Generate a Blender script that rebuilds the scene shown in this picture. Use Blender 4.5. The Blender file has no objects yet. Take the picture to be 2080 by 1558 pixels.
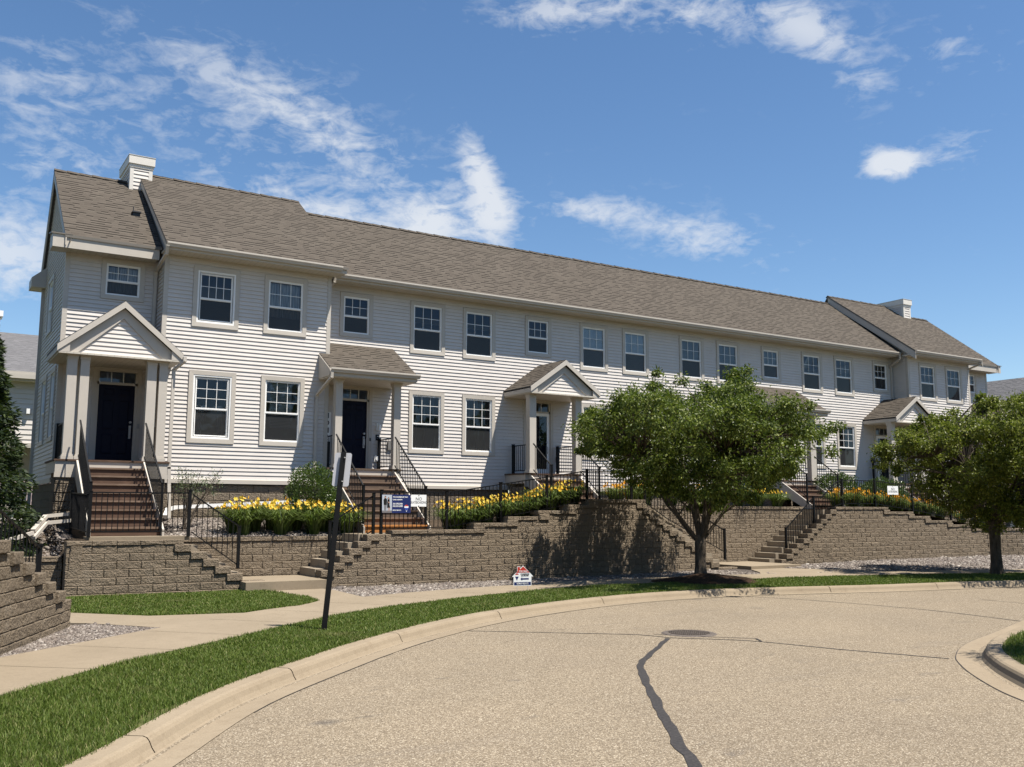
import bpy, math, random
import numpy as np
from mathutils import Vector, Matrix
from mathutils.geometry import tessellate_polygon
S = bpy.context.scene
COL = S.collection
SKY_STRENGTH=.058; CLOUD_STRENGTH=.47; EXPOSURE=.95
SKY_CLOUDS=[(4.5,22.5,5,3,-12,.5),(6,18.5,5,1.8,-8,.55),(3.5,13.5,4,3.0,-8,.95),(13,24.6,7,1.6,-20,.42),(15,20.5,8,2.2,-15,.5),(19,23.6,6,2.0,-20,.42),(23,20.6,6,1.8,-25,.5),(16.5,17.6,4,1.6,-10,.55),(21,16.6,4.0,2.0,5,.8),(26.8,16.4,3.2,2.2,38,1.0),(29.9,20.3,1.2,2.6,28,1.0),(31,17.0,1.8,2.0,0,.8),(36.5,17.8,3.4,1.0,-4,.75),(43.5,16.0,5.0,1.6,-12,.8),(54.3,19.2,1.7,1.0,-5,1.4),(57.8,19.6,2.4,.9,8,.7),(35,28.9,5,1.3,4,.8),(44,28.4,5,1.5,-8,.85),(50.5,26.6,3,1.5,-25,.8),(53.2,23.6,2.2,1.2,-30,.55),(58,24.5,3,1.4,-10,.45)]
RNG = random.Random(7)
R = math.radians

# ------------------------------------------------------------------ mesh builder
class MB:
    def __init__(s): s.v=[]; s.f=[]; s.m=[]; s.uv={}
    def face(s, pts, m=0, uv=None):
        n=len(s.v); s.v.extend([tuple(p) for p in pts]); s.f.append(tuple(range(n,n+len(pts)))); s.m.append(m)
        if uv: s.uv[len(s.f)-1]=uv
    def box(s, x0,x1,y0,y1,z0,z1, m=0):
        s.hexa([(x0,y0,z0),(x1,y0,z0),(x1,y1,z0),(x0,y1,z0),(x0,y0,z1),(x1,y0,z1),(x1,y1,z1),(x0,y1,z1)],m)
    def hexa(s, p, m=0):
        n=len(s.v); s.v.extend([tuple(q) for q in p])
        for q in ((3,2,1,0),(4,5,6,7),(0,1,5,4),(1,2,6,5),(2,3,7,6),(3,0,4,7)):
            s.f.append(tuple(n+i for i in q)); s.m.append(m)
    def bar(s, a, b, w, h, m=0, up=(0,0,1)):
        a,b=Vector(a),Vector(b); d=(b-a).normalized(); u=Vector(up)
        if abs(d.dot(u))>.98: u=Vector((0,1,0))
        sd=d.cross(u).normalized(); t=sd.cross(d).normalized(); sd*=w/2; t*=h/2
        s.hexa([a-sd-t,a+sd-t,b+sd-t,b-sd-t,a-sd+t,a+sd+t,b+sd+t,b-sd+t],m)
    def prism(s, poly, ext, m=0, mcap=None):
        e=Vector(ext); A=[Vector(p) for p in poly]; B=[p+e for p in A]; n=len(A)
        c=m if mcap is None else mcap
        s.face(A[::-1],c); s.face(B,c)
        for i in range(n): s.face([A[i],A[(i+1)%n],B[(i+1)%n],B[i]],m)
    def tube(s, pts, rad, n=8, m=0, cap=True):
        pts=[Vector(p) for p in pts]; k=len(pts)
        rad=[rad]*k if not hasattr(rad,'__len__') else rad
        base=len(s.v); ref=Vector((0,0,1)) if abs((pts[-1]-pts[0]).normalized().z)<.9 else Vector((1,0,0))
        for i,p in enumerate(pts):
            d=(pts[min(i+1,k-1)]-pts[max(i-1,0)]).normalized()
            a=d.cross(ref).normalized(); b=d.cross(a)
            for j in range(n):
                t=2*math.pi*j/n; s.v.append(tuple(p+(a*math.cos(t)+b*math.sin(t))*rad[i]))
        for i in range(k-1):
            for j in range(n):
                q=base+i*n; s.f.append((q+j,q+(j+1)%n,q+n+(j+1)%n,q+n+j)); s.m.append(m)
        if cap:
            s.f.append(tuple(base+j for j in range(n))); s.m.append(m)
            s.f.append(tuple(base+(k-1)*n+j for j in range(n))[::-1]); s.m.append(m)
    def poly(s, pts2, z, m=0, thick=0):
        P=[Vector((p[0],p[1],z if len(p)<3 else p[2])) for p in pts2]
        tri=tessellate_polygon([P]); n=len(s.v); s.v.extend([tuple(p) for p in P])
        for t in tri:
            a,b,c=(P[i] for i in t)
            if (b-a).cross(c-a).z<0: t=t[::-1]
            s.f.append(tuple(n+i for i in t)); s.m.append(m)
        if thick:
            k=len(P)
            for i in range(k):
                a,b=P[i],P[(i+1)%k]; d=Vector((0,0,thick)); s.face([a-d,b-d,b,a],m)
    def build(s, name, mats, parent=None, smooth=False):
        me=bpy.data.meshes.new(name); me.from_pydata(s.v,[],s.f)
        if not isinstance(mats,(list,tuple)): mats=[mats]
        for q in mats: me.materials.append(q)
        if any(s.m): me.polygons.foreach_set('material_index',s.m)
        if s.uv:
            l=me.uv_layers.new(name='UV'); d=np.zeros((len(me.loops),2),np.float32)
            for i,uv in s.uv.items():
                st=me.polygons[i].loop_start
                for j,c in enumerate(uv): d[st+j]=c
            l.data.foreach_set('uv',d.ravel())
        if smooth: me.polygons.foreach_set('use_smooth',[True]*len(me.polygons))
        me.update(); o=bpy.data.objects.new(name,me); COL.objects.link(o)
        if parent: attach(o,parent)
        return o

def np_mesh(name, V, F, mat, parent=None, smooth=False):
    V=np.asarray(V,np.float32); F=np.asarray(F,np.int32); k=F.shape[1]
    me=bpy.data.meshes.new(name); me.vertices.add(len(V)); me.vertices.foreach_set('co',V.ravel())
    me.loops.add(F.size); me.loops.foreach_set('vertex_index',F.ravel())
    me.polygons.add(len(F)); me.polygons.foreach_set('loop_start',np.arange(len(F),dtype=np.int32)*k)
    me.polygons.foreach_set('loop_total',np.full(len(F),k,np.int32))
    if smooth: me.polygons.foreach_set('use_smooth',np.ones(len(F),bool))
    me.materials.append(mat); me.update(calc_edges=True); me.validate()
    o=bpy.data.objects.new(name,me); COL.objects.link(o)
    if parent: attach(o,parent)
    return o

def world_of(o):
    m=Matrix.Translation(o.location) @ o.rotation_euler.to_matrix().to_4x4()
    return world_of(o.parent) @ o.matrix_parent_inverse @ m if o.parent else m
def attach(o,p):
    o.parent=p; o.matrix_parent_inverse=world_of(p).inverted()
def tag(o,label=None,cat=None,group=None,kind=None):
    if label: o['label']=label
    if cat: o['category']=cat
    if group: o['group']=group
    if kind: o['kind']=kind
    return o
def empty(name, loc, label=None, cat=None, group=None):
    o=bpy.data.objects.new(name,None); COL.objects.link(o); o.location=loc; o.empty_display_size=.2
    return tag(o,label,cat,group)
def struct(o): o['kind']='structure'; return o

# ------------------------------------------------------------------ materials
def lin(c):
    f=lambda u:(u/12.92 if u<=.04045 else ((u+.055)/1.055)**2.4)
    return (f(c[0]/255),f(c[1]/255),f(c[2]/255),1)
class N:
    def __init__(s,name):
        s.mat=bpy.data.materials.new(name); s.mat.use_nodes=True; s.t=s.mat.node_tree
        s.b=s.t.nodes['Principled BSDF']; s.out=s.t.nodes['Material Output']
        s.tc=None
    def n(s,typ,**kw):
        q=s.t.nodes.new(typ)
        for k,v in kw.items():
            if k[0]=='_': q.inputs[k[1:].replace('_',' ')].default_value=v
            else: setattr(q,k,v)
        return q
    def l(s,a,b): s.t.links.new(a,b)
    def co(s,what='Object'):
        if not s.tc: s.tc=s.n('ShaderNodeTexCoord')
        return s.tc.outputs[what]
    def mapped(s,scale,what='Object'):
        m=s.n('ShaderNodeMapping'); m.inputs['Scale'].default_value=scale; s.l(s.co(what),m.inputs['Vector']); return m.outputs[0]
    def noise(s,scale,detail=4,rough=.6,vec=None,dist=0):
        q=s.n('ShaderNodeTexNoise'); q.inputs['Scale'].default_value=scale; q.inputs['Detail'].default_value=detail
        q.inputs['Roughness'].default_value=rough; q.inputs['Distortion'].default_value=dist
        s.l(vec or s.co(),q.inputs['Vector']); return q.outputs['Fac']
    def voro(s,scale,vec=None,out='Distance',feature='F1'):
        q=s.n('ShaderNodeTexVoronoi'); q.feature=feature; q.inputs['Scale'].default_value=scale
        s.l(vec or s.co(),q.inputs['Vector']); return q.outputs[out]
    def ramp(s,fac,stops):
        q=s.n('ShaderNodeValToRGB'); s.l(fac,q.inputs[0]); e=q.color_ramp.elements
        while len(e)<len(stops): e.new(.5)
        for i,(p,c) in enumerate(stops): e[i].position=p; e[i].color=c if len(c)==4 else tuple(c)+(1,)
        return q.outputs[0]
    def mix(s,fac,a,b,mode='MIX'):
        q=s.n('ShaderNodeMix',data_type='RGBA',blend_type=mode)
        for i,x in ((0,fac),(6,a),(7,b)):
            if hasattr(x,'links'): s.l(x,q.inputs[i])
            elif i==0: q.inputs[0].default_value=x
            else: q.inputs[i].default_value=x if len(x)==4 else tuple(x)+(1,)
        return q.outputs[2]
    def math(s,op,a,b=None,c=None):
        q=s.n('ShaderNodeMath',operation=op)
        for i,x in enumerate((a,b,c)):
            if x is None: continue
            if hasattr(x,'links'): s.l(x,q.inputs[i])
            else: q.inputs[i].default_value=x
        return q.outputs[0]
    def bump(s,h,strength=.5,dist=.01):
        q=s.n('ShaderNodeBump'); q.inputs['Strength'].default_value=strength; q.inputs['Distance'].default_value=dist
        s.l(h,q.inputs['Height']); s.l(q.outputs[0],s.b.inputs['Normal']); return q
    def base(s,c):
        if hasattr(c,'links'): s.l(c,s.b.inputs['Base Color'])
        else: s.b.inputs['Base Color'].default_value=c if len(c)==4 else tuple(c)+(1,)
    def set(s,rough=.7,spec=.3,metal=0):
        s.b.inputs['Roughness'].default_value=rough; s.b.inputs['Specular IOR Level'].default_value=spec; s.b.inputs['Metallic'].default_value=metal
        return s.mat

def m_paint(name,c,var=.08,rough=.55,sc=3,spec=.35):
    q=N(name); f=q.noise(sc,5,.65); a=tuple(x*(1-var) for x in c[:3]); b=tuple(min(1,x*(1+var)) for x in c[:3])
    q.base(q.ramp(f,[(.25,a),(.75,b)])); return q.set(rough,spec)
MAT={}
def mats():
    # siding: pale warm vinyl with faint wood-grain and dirt
    q=N('vinyl_siding'); v=q.mapped((1.2,1.2,14)); f=q.noise(2.5,5,.6); g=q.noise(6,4,.6,v)
    c=q.mix(.35,q.ramp(f,[(.3,(.50,.463,.425)),(.7,(.57,.53,.487))]),q.ramp(g,[(.3,(.49,.455,.415)),(.7,(.575,.535,.492))]))
    q.base(c); q.bump(g,.15,.004); MAT['siding']=q.set(.5,.3)
    MAT['trim']=m_paint('painted_trim',(.44,.40,.345),.05,.5)
    MAT['white']=m_paint('white_vinyl',(.78,.77,.74),.03,.35,4,.5)
    MAT['chimney']=m_paint('chimney_trim',(.60,.565,.51),.05,.5)
    MAT['drip']=m_paint('weathered_drip_edge',(.14,.125,.105),.1,.5)
    MAT['soffit']=None
    q=N('soffit_panel'); w=q.n('ShaderNodeTexWave',wave_type='BANDS',bands_direction='X',wave_profile='SAW'); w.inputs['Scale'].default_value=2.2
    q.l(q.co(),w.inputs['Vector']); q.base(q.ramp(w.outputs['Fac'],[(0,(.30,.265,.21)),(.12,(.46,.42,.35)),(1,(.48,.44,.37))])); MAT['soffit']=q.set(.55,.3)
    # shingles (UV in metres)
    def shingle(name,cols,dark):
        q=N(name); uv=q.co('UV'); sep=q.n('ShaderNodeSeparateXYZ'); q.l(uv,sep.inputs[0]); U,V=sep.outputs[0],sep.outputs[1]
        row=q.math('FLOOR',q.math('DIVIDE',V,.142)); fv=q.math('FRACT',q.math('DIVIDE',V,.142))
        off=q.math('FRACT',q.math('MULTIPLY',q.math('SINE',q.math('MULTIPLY',row,12.989)),437.5))
        cu=q.math('ADD',q.math('DIVIDE',U,.165),q.math('MULTIPLY',off,7)); tab=q.math('FLOOR',cu)
        cmb=q.n('ShaderNodeCombineXYZ'); q.l(tab,cmb.inputs[0]); q.l(row,cmb.inputs[1])
        wn=q.n('ShaderNodeTexWhiteNoise',noise_dimensions='2D'); q.l(cmb.outputs[0],wn.inputs['Vector']); rnd=wn.outputs['Value']
        c=q.ramp(rnd,[(0,cols[0]),(.4,cols[1]),(1,cols[2])])
        g=q.noise(160,3,.7); c=q.mix(.35,c,q.ramp(g,[(.3,tuple(x*.5 for x in cols[1])),(.7,tuple(x*1.45 for x in cols[1]))]))
        big=q.noise(.7,5,.65); c=q.mix(.5,c,q.ramp(big,[(.3,(.43,.42,.41)),(.7,(.57,.56,.55))]),'OVERLAY')
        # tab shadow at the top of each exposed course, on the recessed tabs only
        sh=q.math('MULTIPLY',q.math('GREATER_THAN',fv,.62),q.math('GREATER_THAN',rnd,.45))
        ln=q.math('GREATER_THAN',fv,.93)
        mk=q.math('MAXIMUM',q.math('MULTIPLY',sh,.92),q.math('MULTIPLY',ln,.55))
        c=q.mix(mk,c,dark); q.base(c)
        h=q.math('ADD',q.math('MULTIPLY',q.math('SUBTRACT',1,fv),.6),q.math('MULTIPLY',rnd,.5)); q.bump(q.math('ADD',h,q.math('MULTIPLY',g,.25)),.6,.012)
        return q.set(.95,.1)
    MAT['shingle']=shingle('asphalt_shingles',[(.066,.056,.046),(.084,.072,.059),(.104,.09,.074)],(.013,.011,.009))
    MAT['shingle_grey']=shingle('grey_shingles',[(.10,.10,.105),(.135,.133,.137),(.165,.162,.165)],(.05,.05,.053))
    # split-face concrete block
    def block(name,a,b,c3):
        q=N(name); f=q.noise(1.1,4,.6); g=q.noise(38,6,.75); ri=q.n('ShaderNodeNewGeometry').outputs['Random Per Island']
        col=q.mix(.5,q.ramp(ri,[(0,a),(.5,b),(1,c3)]),q.ramp(f,[(.3,a),(.7,c3)]))
        col=q.mix(.55,col,q.ramp(g,[(.3,tuple(x*.55 for x in b)),(.7,tuple(x*1.4 for x in b))])); q.base(col)
        ef=q.noise(1.9,6,.72); col2=q.mix(q.ramp(ef,[(.58,(0,0,0)),(.72,(.38,.38,.38))]),col,(.33,.29,.235)); df=q.noise(.9,5,.7); col2=q.mix(q.ramp(df,[(.55,(0,0,0)),(.75,(.45,.45,.45))]),col2,(.085,.068,.05)); q.base(col2)
        v=q.voro(26); v2=q.noise(15,5,.7); q.bump(q.math('ADD',q.math('ADD',g,q.math('MULTIPLY',v,.5)),q.math('MULTIPLY',v2,.9)),1,.045); return q.set(.95,.1)
    MAT['block']=block('split_face_block',(.165,.130,.092),(.212,.168,.12),(.255,.205,.148))
    MAT['foundation']=block('foundation_block',(.165,.134,.10),(.20,.163,.122),(.23,.188,.142))
    # concrete
    def concrete(name,a,b,stain,js=None):
        q=N(name); f=q.noise(.8,6,.65); g=q.noise(70,4,.7); k=q.noise(7,5,.7)
        c=q.ramp(f,[(.3,a),(.7,b)]); c=q.mix(.3,c,q.ramp(g,[(.3,tuple(x*.65 for x in a)),(.7,tuple(x*1.25 for x in b))]))
        c=q.mix(q.ramp(k,[(.52,(0,0,0)),(.75,(.45,.45,.45))]),c,stain); q.base(c); q.bump(g,.3,.004); return q.set(.9,.15)
    MAT['concrete']=concrete('sidewalk_concrete',(.195,.157,.109),(.25,.203,.144),(.155,.123,.084))
    MAT['kerb']=concrete('kerb_concrete',(.205,.163,.112),(.265,.214,.150),(.15,.112,.072))
    MAT['step']=concrete('step_concrete',(.23,.19,.14),(.27,.225,.168),(.17,.14,.10))
    # road: chip-seal aggregate
    q=N('chip_seal_road'); v1=q.voro(88,out='Color'); sp=q.n('ShaderNodeSeparateColor'); q.l(v1,sp.inputs[0])
    d1=q.voro(88); c=q.ramp(sp.outputs[0],[(0,(.125,.099,.068)),(.25,(.20,.161,.112)),(.6,(.285,.233,.165)),(.9,(.365,.306,.225)),(1,(.50,.44,.34))])
    c=q.mix(q.ramp(d1,[(.35,(0,0,0)),(.6,(.65,.65,.65))]),c,(.11,.088,.064))
    big=q.noise(.35,5,.6); c=q.mix(.35,c,q.ramp(big,[(.3,(.36,.36,.37)),(.7,(.60,.59,.57))]),'OVERLAY')
    mp=q.mapped((.12,1.3,1)); st=q.noise(1.3,6,.7,mp,.6); c=q.mix(q.ramp(st,[(.56,(0,0,0)),(.74,(.38,.38,.38))]),c,(.13,.113,.096))
    sk=q.noise(.9,6,.62,None,1.2); c=q.mix(q.ramp(sk,[(.64,(0,0,0)),(.74,(.6,.6,.6))]),c,(.09,.08,.072))
    for (sx,sy,rx,ry,am) in ((3.08,7.82,.26,.17,.95),(3.45,7.86,.24,.07,.6),(4.1,9.1,.3,.05,.55),(4.9,9.2,.25,.05,.6),(9.3,12.2,.9,.09,.4),(8.3,12.0,.7,.07,.4),(12,12.9,1.2,.12,.35),(14.5,9.5,.5,.2,.3)):
        mp=q.n('ShaderNodeMapping'); mp.inputs['Location'].default_value=(-sx/rx,-sy/ry,0); mp.inputs['Scale'].default_value=(1/rx,1/ry,0); q.l(q.co(),mp.inputs['Vector'])
        ln=q.n('ShaderNodeVectorMath',operation='LENGTH'); q.l(mp.outputs[0],ln.inputs[0]); nn=q.noise(5,5,.7)
        f=q.math('SUBTRACT',1.25,q.math('ADD',ln.outputs['Value'],nn)); f=q.math('MULTIPLY',q.math('MINIMUM',q.math('MAXIMUM',f,0),1),am); c=q.mix(f,c,(.06,.055,.052))
    q.base(c); q.bump(d1,.6,.008); MAT['road']=q.set(.95,.1)
    q=N('tar_sealant'); f=q.noise(40,4,.7); q.base(q.ramp(f,[(.35,(.020,.018,.017)),(.75,(.06,.053,.048))])); MAT['tar']=q.set(.7,.3)
    q=N('cast_iron'); f=q.noise(30,4,.7); q.base(q.ramp(f,[(.3,(.05,.04,.033)),(.7,(.13,.105,.085))])); MAT['iron']=q.set(.7,.4)
    q=N('gravel_bed_ground'); v1=q.voro(26,out='Color'); sp=q.n('ShaderNodeSeparateColor'); q.l(v1,sp.inputs[0]); d1=q.voro(26)
    c=q.ramp(sp.outputs[0],[(0,(.06,.048,.042)),(.3,(.115,.092,.077)),(.6,(.165,.135,.114)),(.85,(.23,.197,.168)),(1,(.38,.34,.30))])
    c=q.mix(q.ramp(d1,[(.3,(0,0,0)),(.62,(.9,.9,.9))]),c,(.05,.04,.034)); q.base(c)
    q.bump(q.math('SUBTRACT',1,d1),1,.05); MAT['gravel']=q.set(.85,.2)
    q=N('river_stone'); ri=q.n('ShaderNodeNewGeometry').outputs['Random Per Island']; f=q.noise(60,3,.6)
    c=q.ramp(ri,[(0,(.055,.045,.042)),(.25,(.105,.084,.073)),(.5,(.15,.118,.098)),(.7,(.20,.168,.145)),(.88,(.27,.235,.20)),(1,(.44,.40,.35))])
    c=q.mix(.3,c,q.ramp(f,[(.3,(.07,.06,.05)),(.7,(.30,.26,.22))])); q.base(c); MAT['stone']=q.set(.75,.25)
    q=N('soil'); f=q.noise(9,6,.7); q.base(q.ramp(f,[(.3,(.03,.023,.015)),(.7,(.09,.065,.045))])); q.bump(f,.8,.03); MAT['soil']=q.set(.95,.1)
    q=N('mulch'); f=q.noise(26,6,.75,q.mapped((1,2.4,1))); q.base(q.ramp(f,[(.3,(.014,.009,.006)),(.55,(.05,.03,.019)),(.8,(.16,.105,.07))])); q.bump(f,1,.04); MAT['mulch']=q.set(.95,.1)
    q=N('turf_soil'); f=q.noise(3,6,.7); g=q.noise(60,3,.7); q.base(q.mix(.4,q.ramp(f,[(.3,(.05,.065,.018)),(.5,(.09,.09,.034)),(.75,(.19,.155,.08))]),q.ramp(g,[(.3,(.02,.03,.008)),(.7,(.09,.11,.04))]))); q.bump(g,.6,.02); MAT['turf']=q.set(.95,.05)
    def leafy(name,stops,trans=.35,rough=.45,spec=.35,patch=None):
        q=N(name); ri=q.n('ShaderNodeNewGeometry').outputs['Random Per Island']
        c=q.ramp(ri,stops)
        if patch:
            f=q.noise(patch[0],4,.6); c=q.mix(q.ramp(f,[(patch[1],(0,0,0)),(patch[2],(.8,.8,.8))]),c,patch[3])
        q.base(c); q.set(rough,spec); t=q.n('ShaderNodeBsdfTranslucent'); q.l(q.mix(.5,c,(.10,.16,.01)),t.inputs['Color'])
        m=q.n('ShaderNodeMixShader'); m.inputs[0].default_value=trans; q.l(q.b.outputs[0],m.inputs[1]); q.l(t.outputs[0],m.inputs[2]); q.l(m.outputs[0],q.out.inputs['Surface'])
        return q.mat
    MAT['grass']=leafy('grass_blades',[(0,(.055,.088,.014)),(.5,(.095,.138,.024)),(.88,(.14,.185,.036)),(1,(.28,.25,.11))],.35,.55,.2,(1.1,.60,.78,(.19,.165,.075)))
    MAT['leafA']=leafy('tree_leaf_deep_green',[(0,(.032,.050,.008)),(.45,(.075,.106,.014)),(.8,(.145,.18,.026)),(1,(.24,.26,.06))],.36,.5,.3)
    MAT['leafB']=leafy('tree_leaf_yellow_green',[(0,(.05,.063,.008)),(.45,(.11,.13,.015)),(.8,(.18,.20,.026)),(1,(.27,.275,.055))],.38,.5,.3)
    MAT['leafShrub']=leafy('shrub_leaf',[(0,(.028,.052,.010)),(.5,(.055,.092,.018)),(1,(.11,.155,.035))],.25,.35,.5)
    MAT['leafThin']=leafy('sparse_shrub_leaf',[(0,(.05,.07,.03)),(.5,(.09,.12,.055)),(1,(.16,.19,.11))],.25,.5,.3)
    MAT['needle']=leafy('conifer_needles',[(0,(.010,.018,.008)),(.6,(.020,.034,.013)),(1,(.055,.075,.022))],.15,.6,.2)
    MAT['lilyleaf']=leafy('lily_leaf',[(0,(.035,.06,.010)),(.5,(.075,.11,.022)),(1,(.16,.20,.06))],.3,.45,.35)
    MAT['lilypetal']=leafy('lily_petal_yellow',[(0,(.70,.46,.03)),(.5,(.76,.56,.07)),(1,(.80,.64,.16))],.3,.5,.2)
    MAT['lilyorange']=leafy('lily_petal_orange',[(0,(.72,.30,.02)),(.5,(.80,.40,.03)),(1,(.85,.50,.05))],.3,.5,.2)
    q=N('tree_bark'); f=q.noise(16,6,.7,q.mapped((1,1,.22))); q.base(q.ramp(f,[(.3,(.035,.027,.02)),(.7,(.13,.105,.08))])); q.bump(f,1,.03); MAT['bark']=q.set(.95,.1)
    # wood
    def wood(name,a,b,c3):
        q=N(name); v=q.mapped((1.2,18,18)); f=q.noise(3,6,.7,v,.4); k=q.noise(2.2,5,.7); c=q.ramp(f,[(.25,a),(.55,b),(.8,c3)])
        c=q.mix(q.ramp(k,[(.55,(0,0,0)),(.8,(.45,.45,.45))]),c,tuple(x*1.6 for x in c3)); q.base(c); q.bump(f,.3,.004); return q.set(.75,.25)
    MAT['wood']=wood('brown_stained_deck_wood',(.055,.031,.020),(.09,.053,.035),(.135,.084,.057)); MAT['tread']=wood('worn_brown_tread',(.10,.065,.044),(.16,.108,.076),(.24,.175,.13))
    MAT['woodgrey']=wood('weathered_deck_wood',(.07,.048,.033),(.11,.078,.056),(.16,.12,.09))
    MAT['newwood']=wood('new_orange_lumber',(.30,.115,.03),(.42,.175,.05),(.5,.235,.085))
    MAT['black']=m_paint('black_painted_metal',(.0045,.0045,.005),.3,.5,8,.22)
    MAT['navy']=m_paint('navy_door_paint',(.0038,.0046,.0155),.1,.5,3,.15)
    MAT['steel']=m_paint('brushed_steel',(.45,.44,.42),.1,.35,6,.6)
    MAT['signback']=m_paint('bare_aluminium_sign_back',(.44,.44,.46),.04,.45,2,.4)
    MAT['grey']=m_paint('grey_plastic',(.30,.29,.27),.05,.5,4)
    MAT['dark']=m_paint('dark_plastic',(.03,.03,.032),.1,.5,4)
    MAT['interior']=m_paint('dim_room_wall',(.035,.035,.036),.1,.9,1,.1)
    q=N('window_blind_slats'); w=q.n('ShaderNodeTexWave',wave_type='BANDS',bands_direction='Z',wave_profile='SIN'); w.inputs['Scale'].default_value=8
    q.l(q.co(),w.inputs['Vector']); q.base(q.ramp(w.outputs['Fac'],[(.1,(.5,.52,.53)),(.6,(.78,.80,.80))])); MAT['blind']=q.set(.6,.3)
    q=N('window_blind_dim'); w=q.n('ShaderNodeTexWave',wave_type='BANDS',bands_direction='Z',wave_profile='SIN'); w.inputs['Scale'].default_value=8
    q.l(q.co(),w.inputs['Vector']); q.base(q.ramp(w.outputs['Fac'],[(.1,(.17,.175,.165)),(.7,(.40,.41,.39))])); MAT['blinddim']=q.set(.6,.3)
    q=N('sheer_curtain'); f=q.noise(3,3,.5,q.mapped((14,1,.6))); q.base(q.ramp(f,[(.3,(.2,.2,.2)),(.7,(.55,.54,.52))])); MAT['curtain']=q.set(.9,.1)
    def glass(name,trans,ior,tint=(1,1,1,1),mesh=0):
        q=N(name); q.t.nodes.remove(q.b); f=q.n('ShaderNodeFresnel'); f.inputs['IOR'].default_value=ior
        g=q.n('ShaderNodeBsdfGlossy'); g.inputs['Roughness'].default_value=.015; g.inputs['Color'].default_value=tint
        nz=q.noise(.7,2,.5); bp=q.n('ShaderNodeBump'); bp.inputs['Strength'].default_value=.05; bp.inputs['Distance'].default_value=.05; q.l(nz,bp.inputs['Height']); q.l(bp.outputs[0],g.inputs['Normal'])
        t=q.n('ShaderNodeBsdfTransparent'); t.inputs['Color'].default_value=trans
        m=q.n('ShaderNodeMixShader'); q.l(f.outputs[0],m.inputs[0])
        if mesh:
            df=q.n('ShaderNodeBsdfDiffuse'); df.inputs['Color'].default_value=(.07,.072,.075,1); mm=q.n('ShaderNodeMixShader'); mm.inputs[0].default_value=mesh; q.l(t.outputs[0],mm.inputs[1]); q.l(df.outputs[0],mm.inputs[2]); q.l(mm.outputs[0],m.inputs[1])
        else: q.l(t.outputs[0],m.inputs[1])
        q.l(g.outputs[0],m.inputs[2]); q.l(m.outputs[0],q.out.inputs['Surface']); return q.mat
    MAT['glass']=glass('window_glass',(.80,.85,.87,1),1.5,(.75,.86,1,1))
    MAT['screen']=glass('insect_screen_glass',(.45,.46,.46,1),1.35,(.8,.8,.8,1),.35)
    for k,c in (('ink_white',(.75,.75,.73)),('ink_navy',(.012,.022,.10)),('ink_red',(.42,.035,.02)),('ink_blue',(.015,.05,.30)),('ink_black',(.012,.012,.012)),('ink_grey',(.40,.43,.47)),('ink_skin',(.42,.25,.18)),('ink_floor',(.17,.16,.16)),('ink_trouser',(.18,.18,.19))):
        MAT[k]=m_paint(k.replace('ink_','printed_'),c,.03,.45,5,.3)
mats()
# ------------------------------------------------------------------ wall helpers
def front(Y): return lambda u,n,z:(u,Y-n,z)
def facing_left(X): return lambda u,n,z:(X-n,u,z)
def facing_right(X): return lambda u,n,z:(X+n,u,z)
def wbox(mb,P,u0,u1,n0,n1,z0,z1,m=0):
    mb.hexa([P(u0,n0,z0),P(u1,n0,z0),P(u1,n1,z0),P(u0,n1,z0),P(u0,n0,z1),P(u1,n0,z1),P(u1,n1,z1),P(u0,n1,z1)],m)
def siding(mb,P,z0,z1,ur,holes=(),h=.102,o=.022):
    k=0
    while True:
        zb=z0+k*h; k+=1
        if zb>=z1-1e-4: break
        zt=min(zb+h,z1)
        a,b=ur((zb+zt)/2)
        if b-a<.02: continue
        segs=[(a,b)]
        for (ha,hb,hz0,hz1) in holes:
            if hz0<zt and hz1>zb:
                ns=[]
                for (s0,s1) in segs:
                    if hb<=s0 or ha>=s1: ns.append((s0,s1)); continue
                    if ha>s0: ns.append((s0,ha))
                    if hb<s1: ns.append((hb,s1))
                segs=ns
        for (s0,s1) in segs:
            # butt joints every 3-4 m, one sheet lapped over the next
            cuts=[s0]; x=s0+RNG.uniform(1.2,3.7)
            while x<s1-.6: cuts.append(x); x+=3.7
            cuts.append(s1)
            for i in range(len(cuts)-1):
                e=RNG.uniform(-.0015,.0015); c,d=cuts[i]+(.0015 if i else 0),cuts[i+1]
                mb.face([P(c,o+e,zb),P(d,o+e,zb),P(d,.001,zt),P(c,.001,zt)])
                mb.face([P(c,-.004,zb),P(d,-.004,zb),P(d,o+e,zb),P(c,o+e,zb)])
WINS={'n':0}
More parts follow.
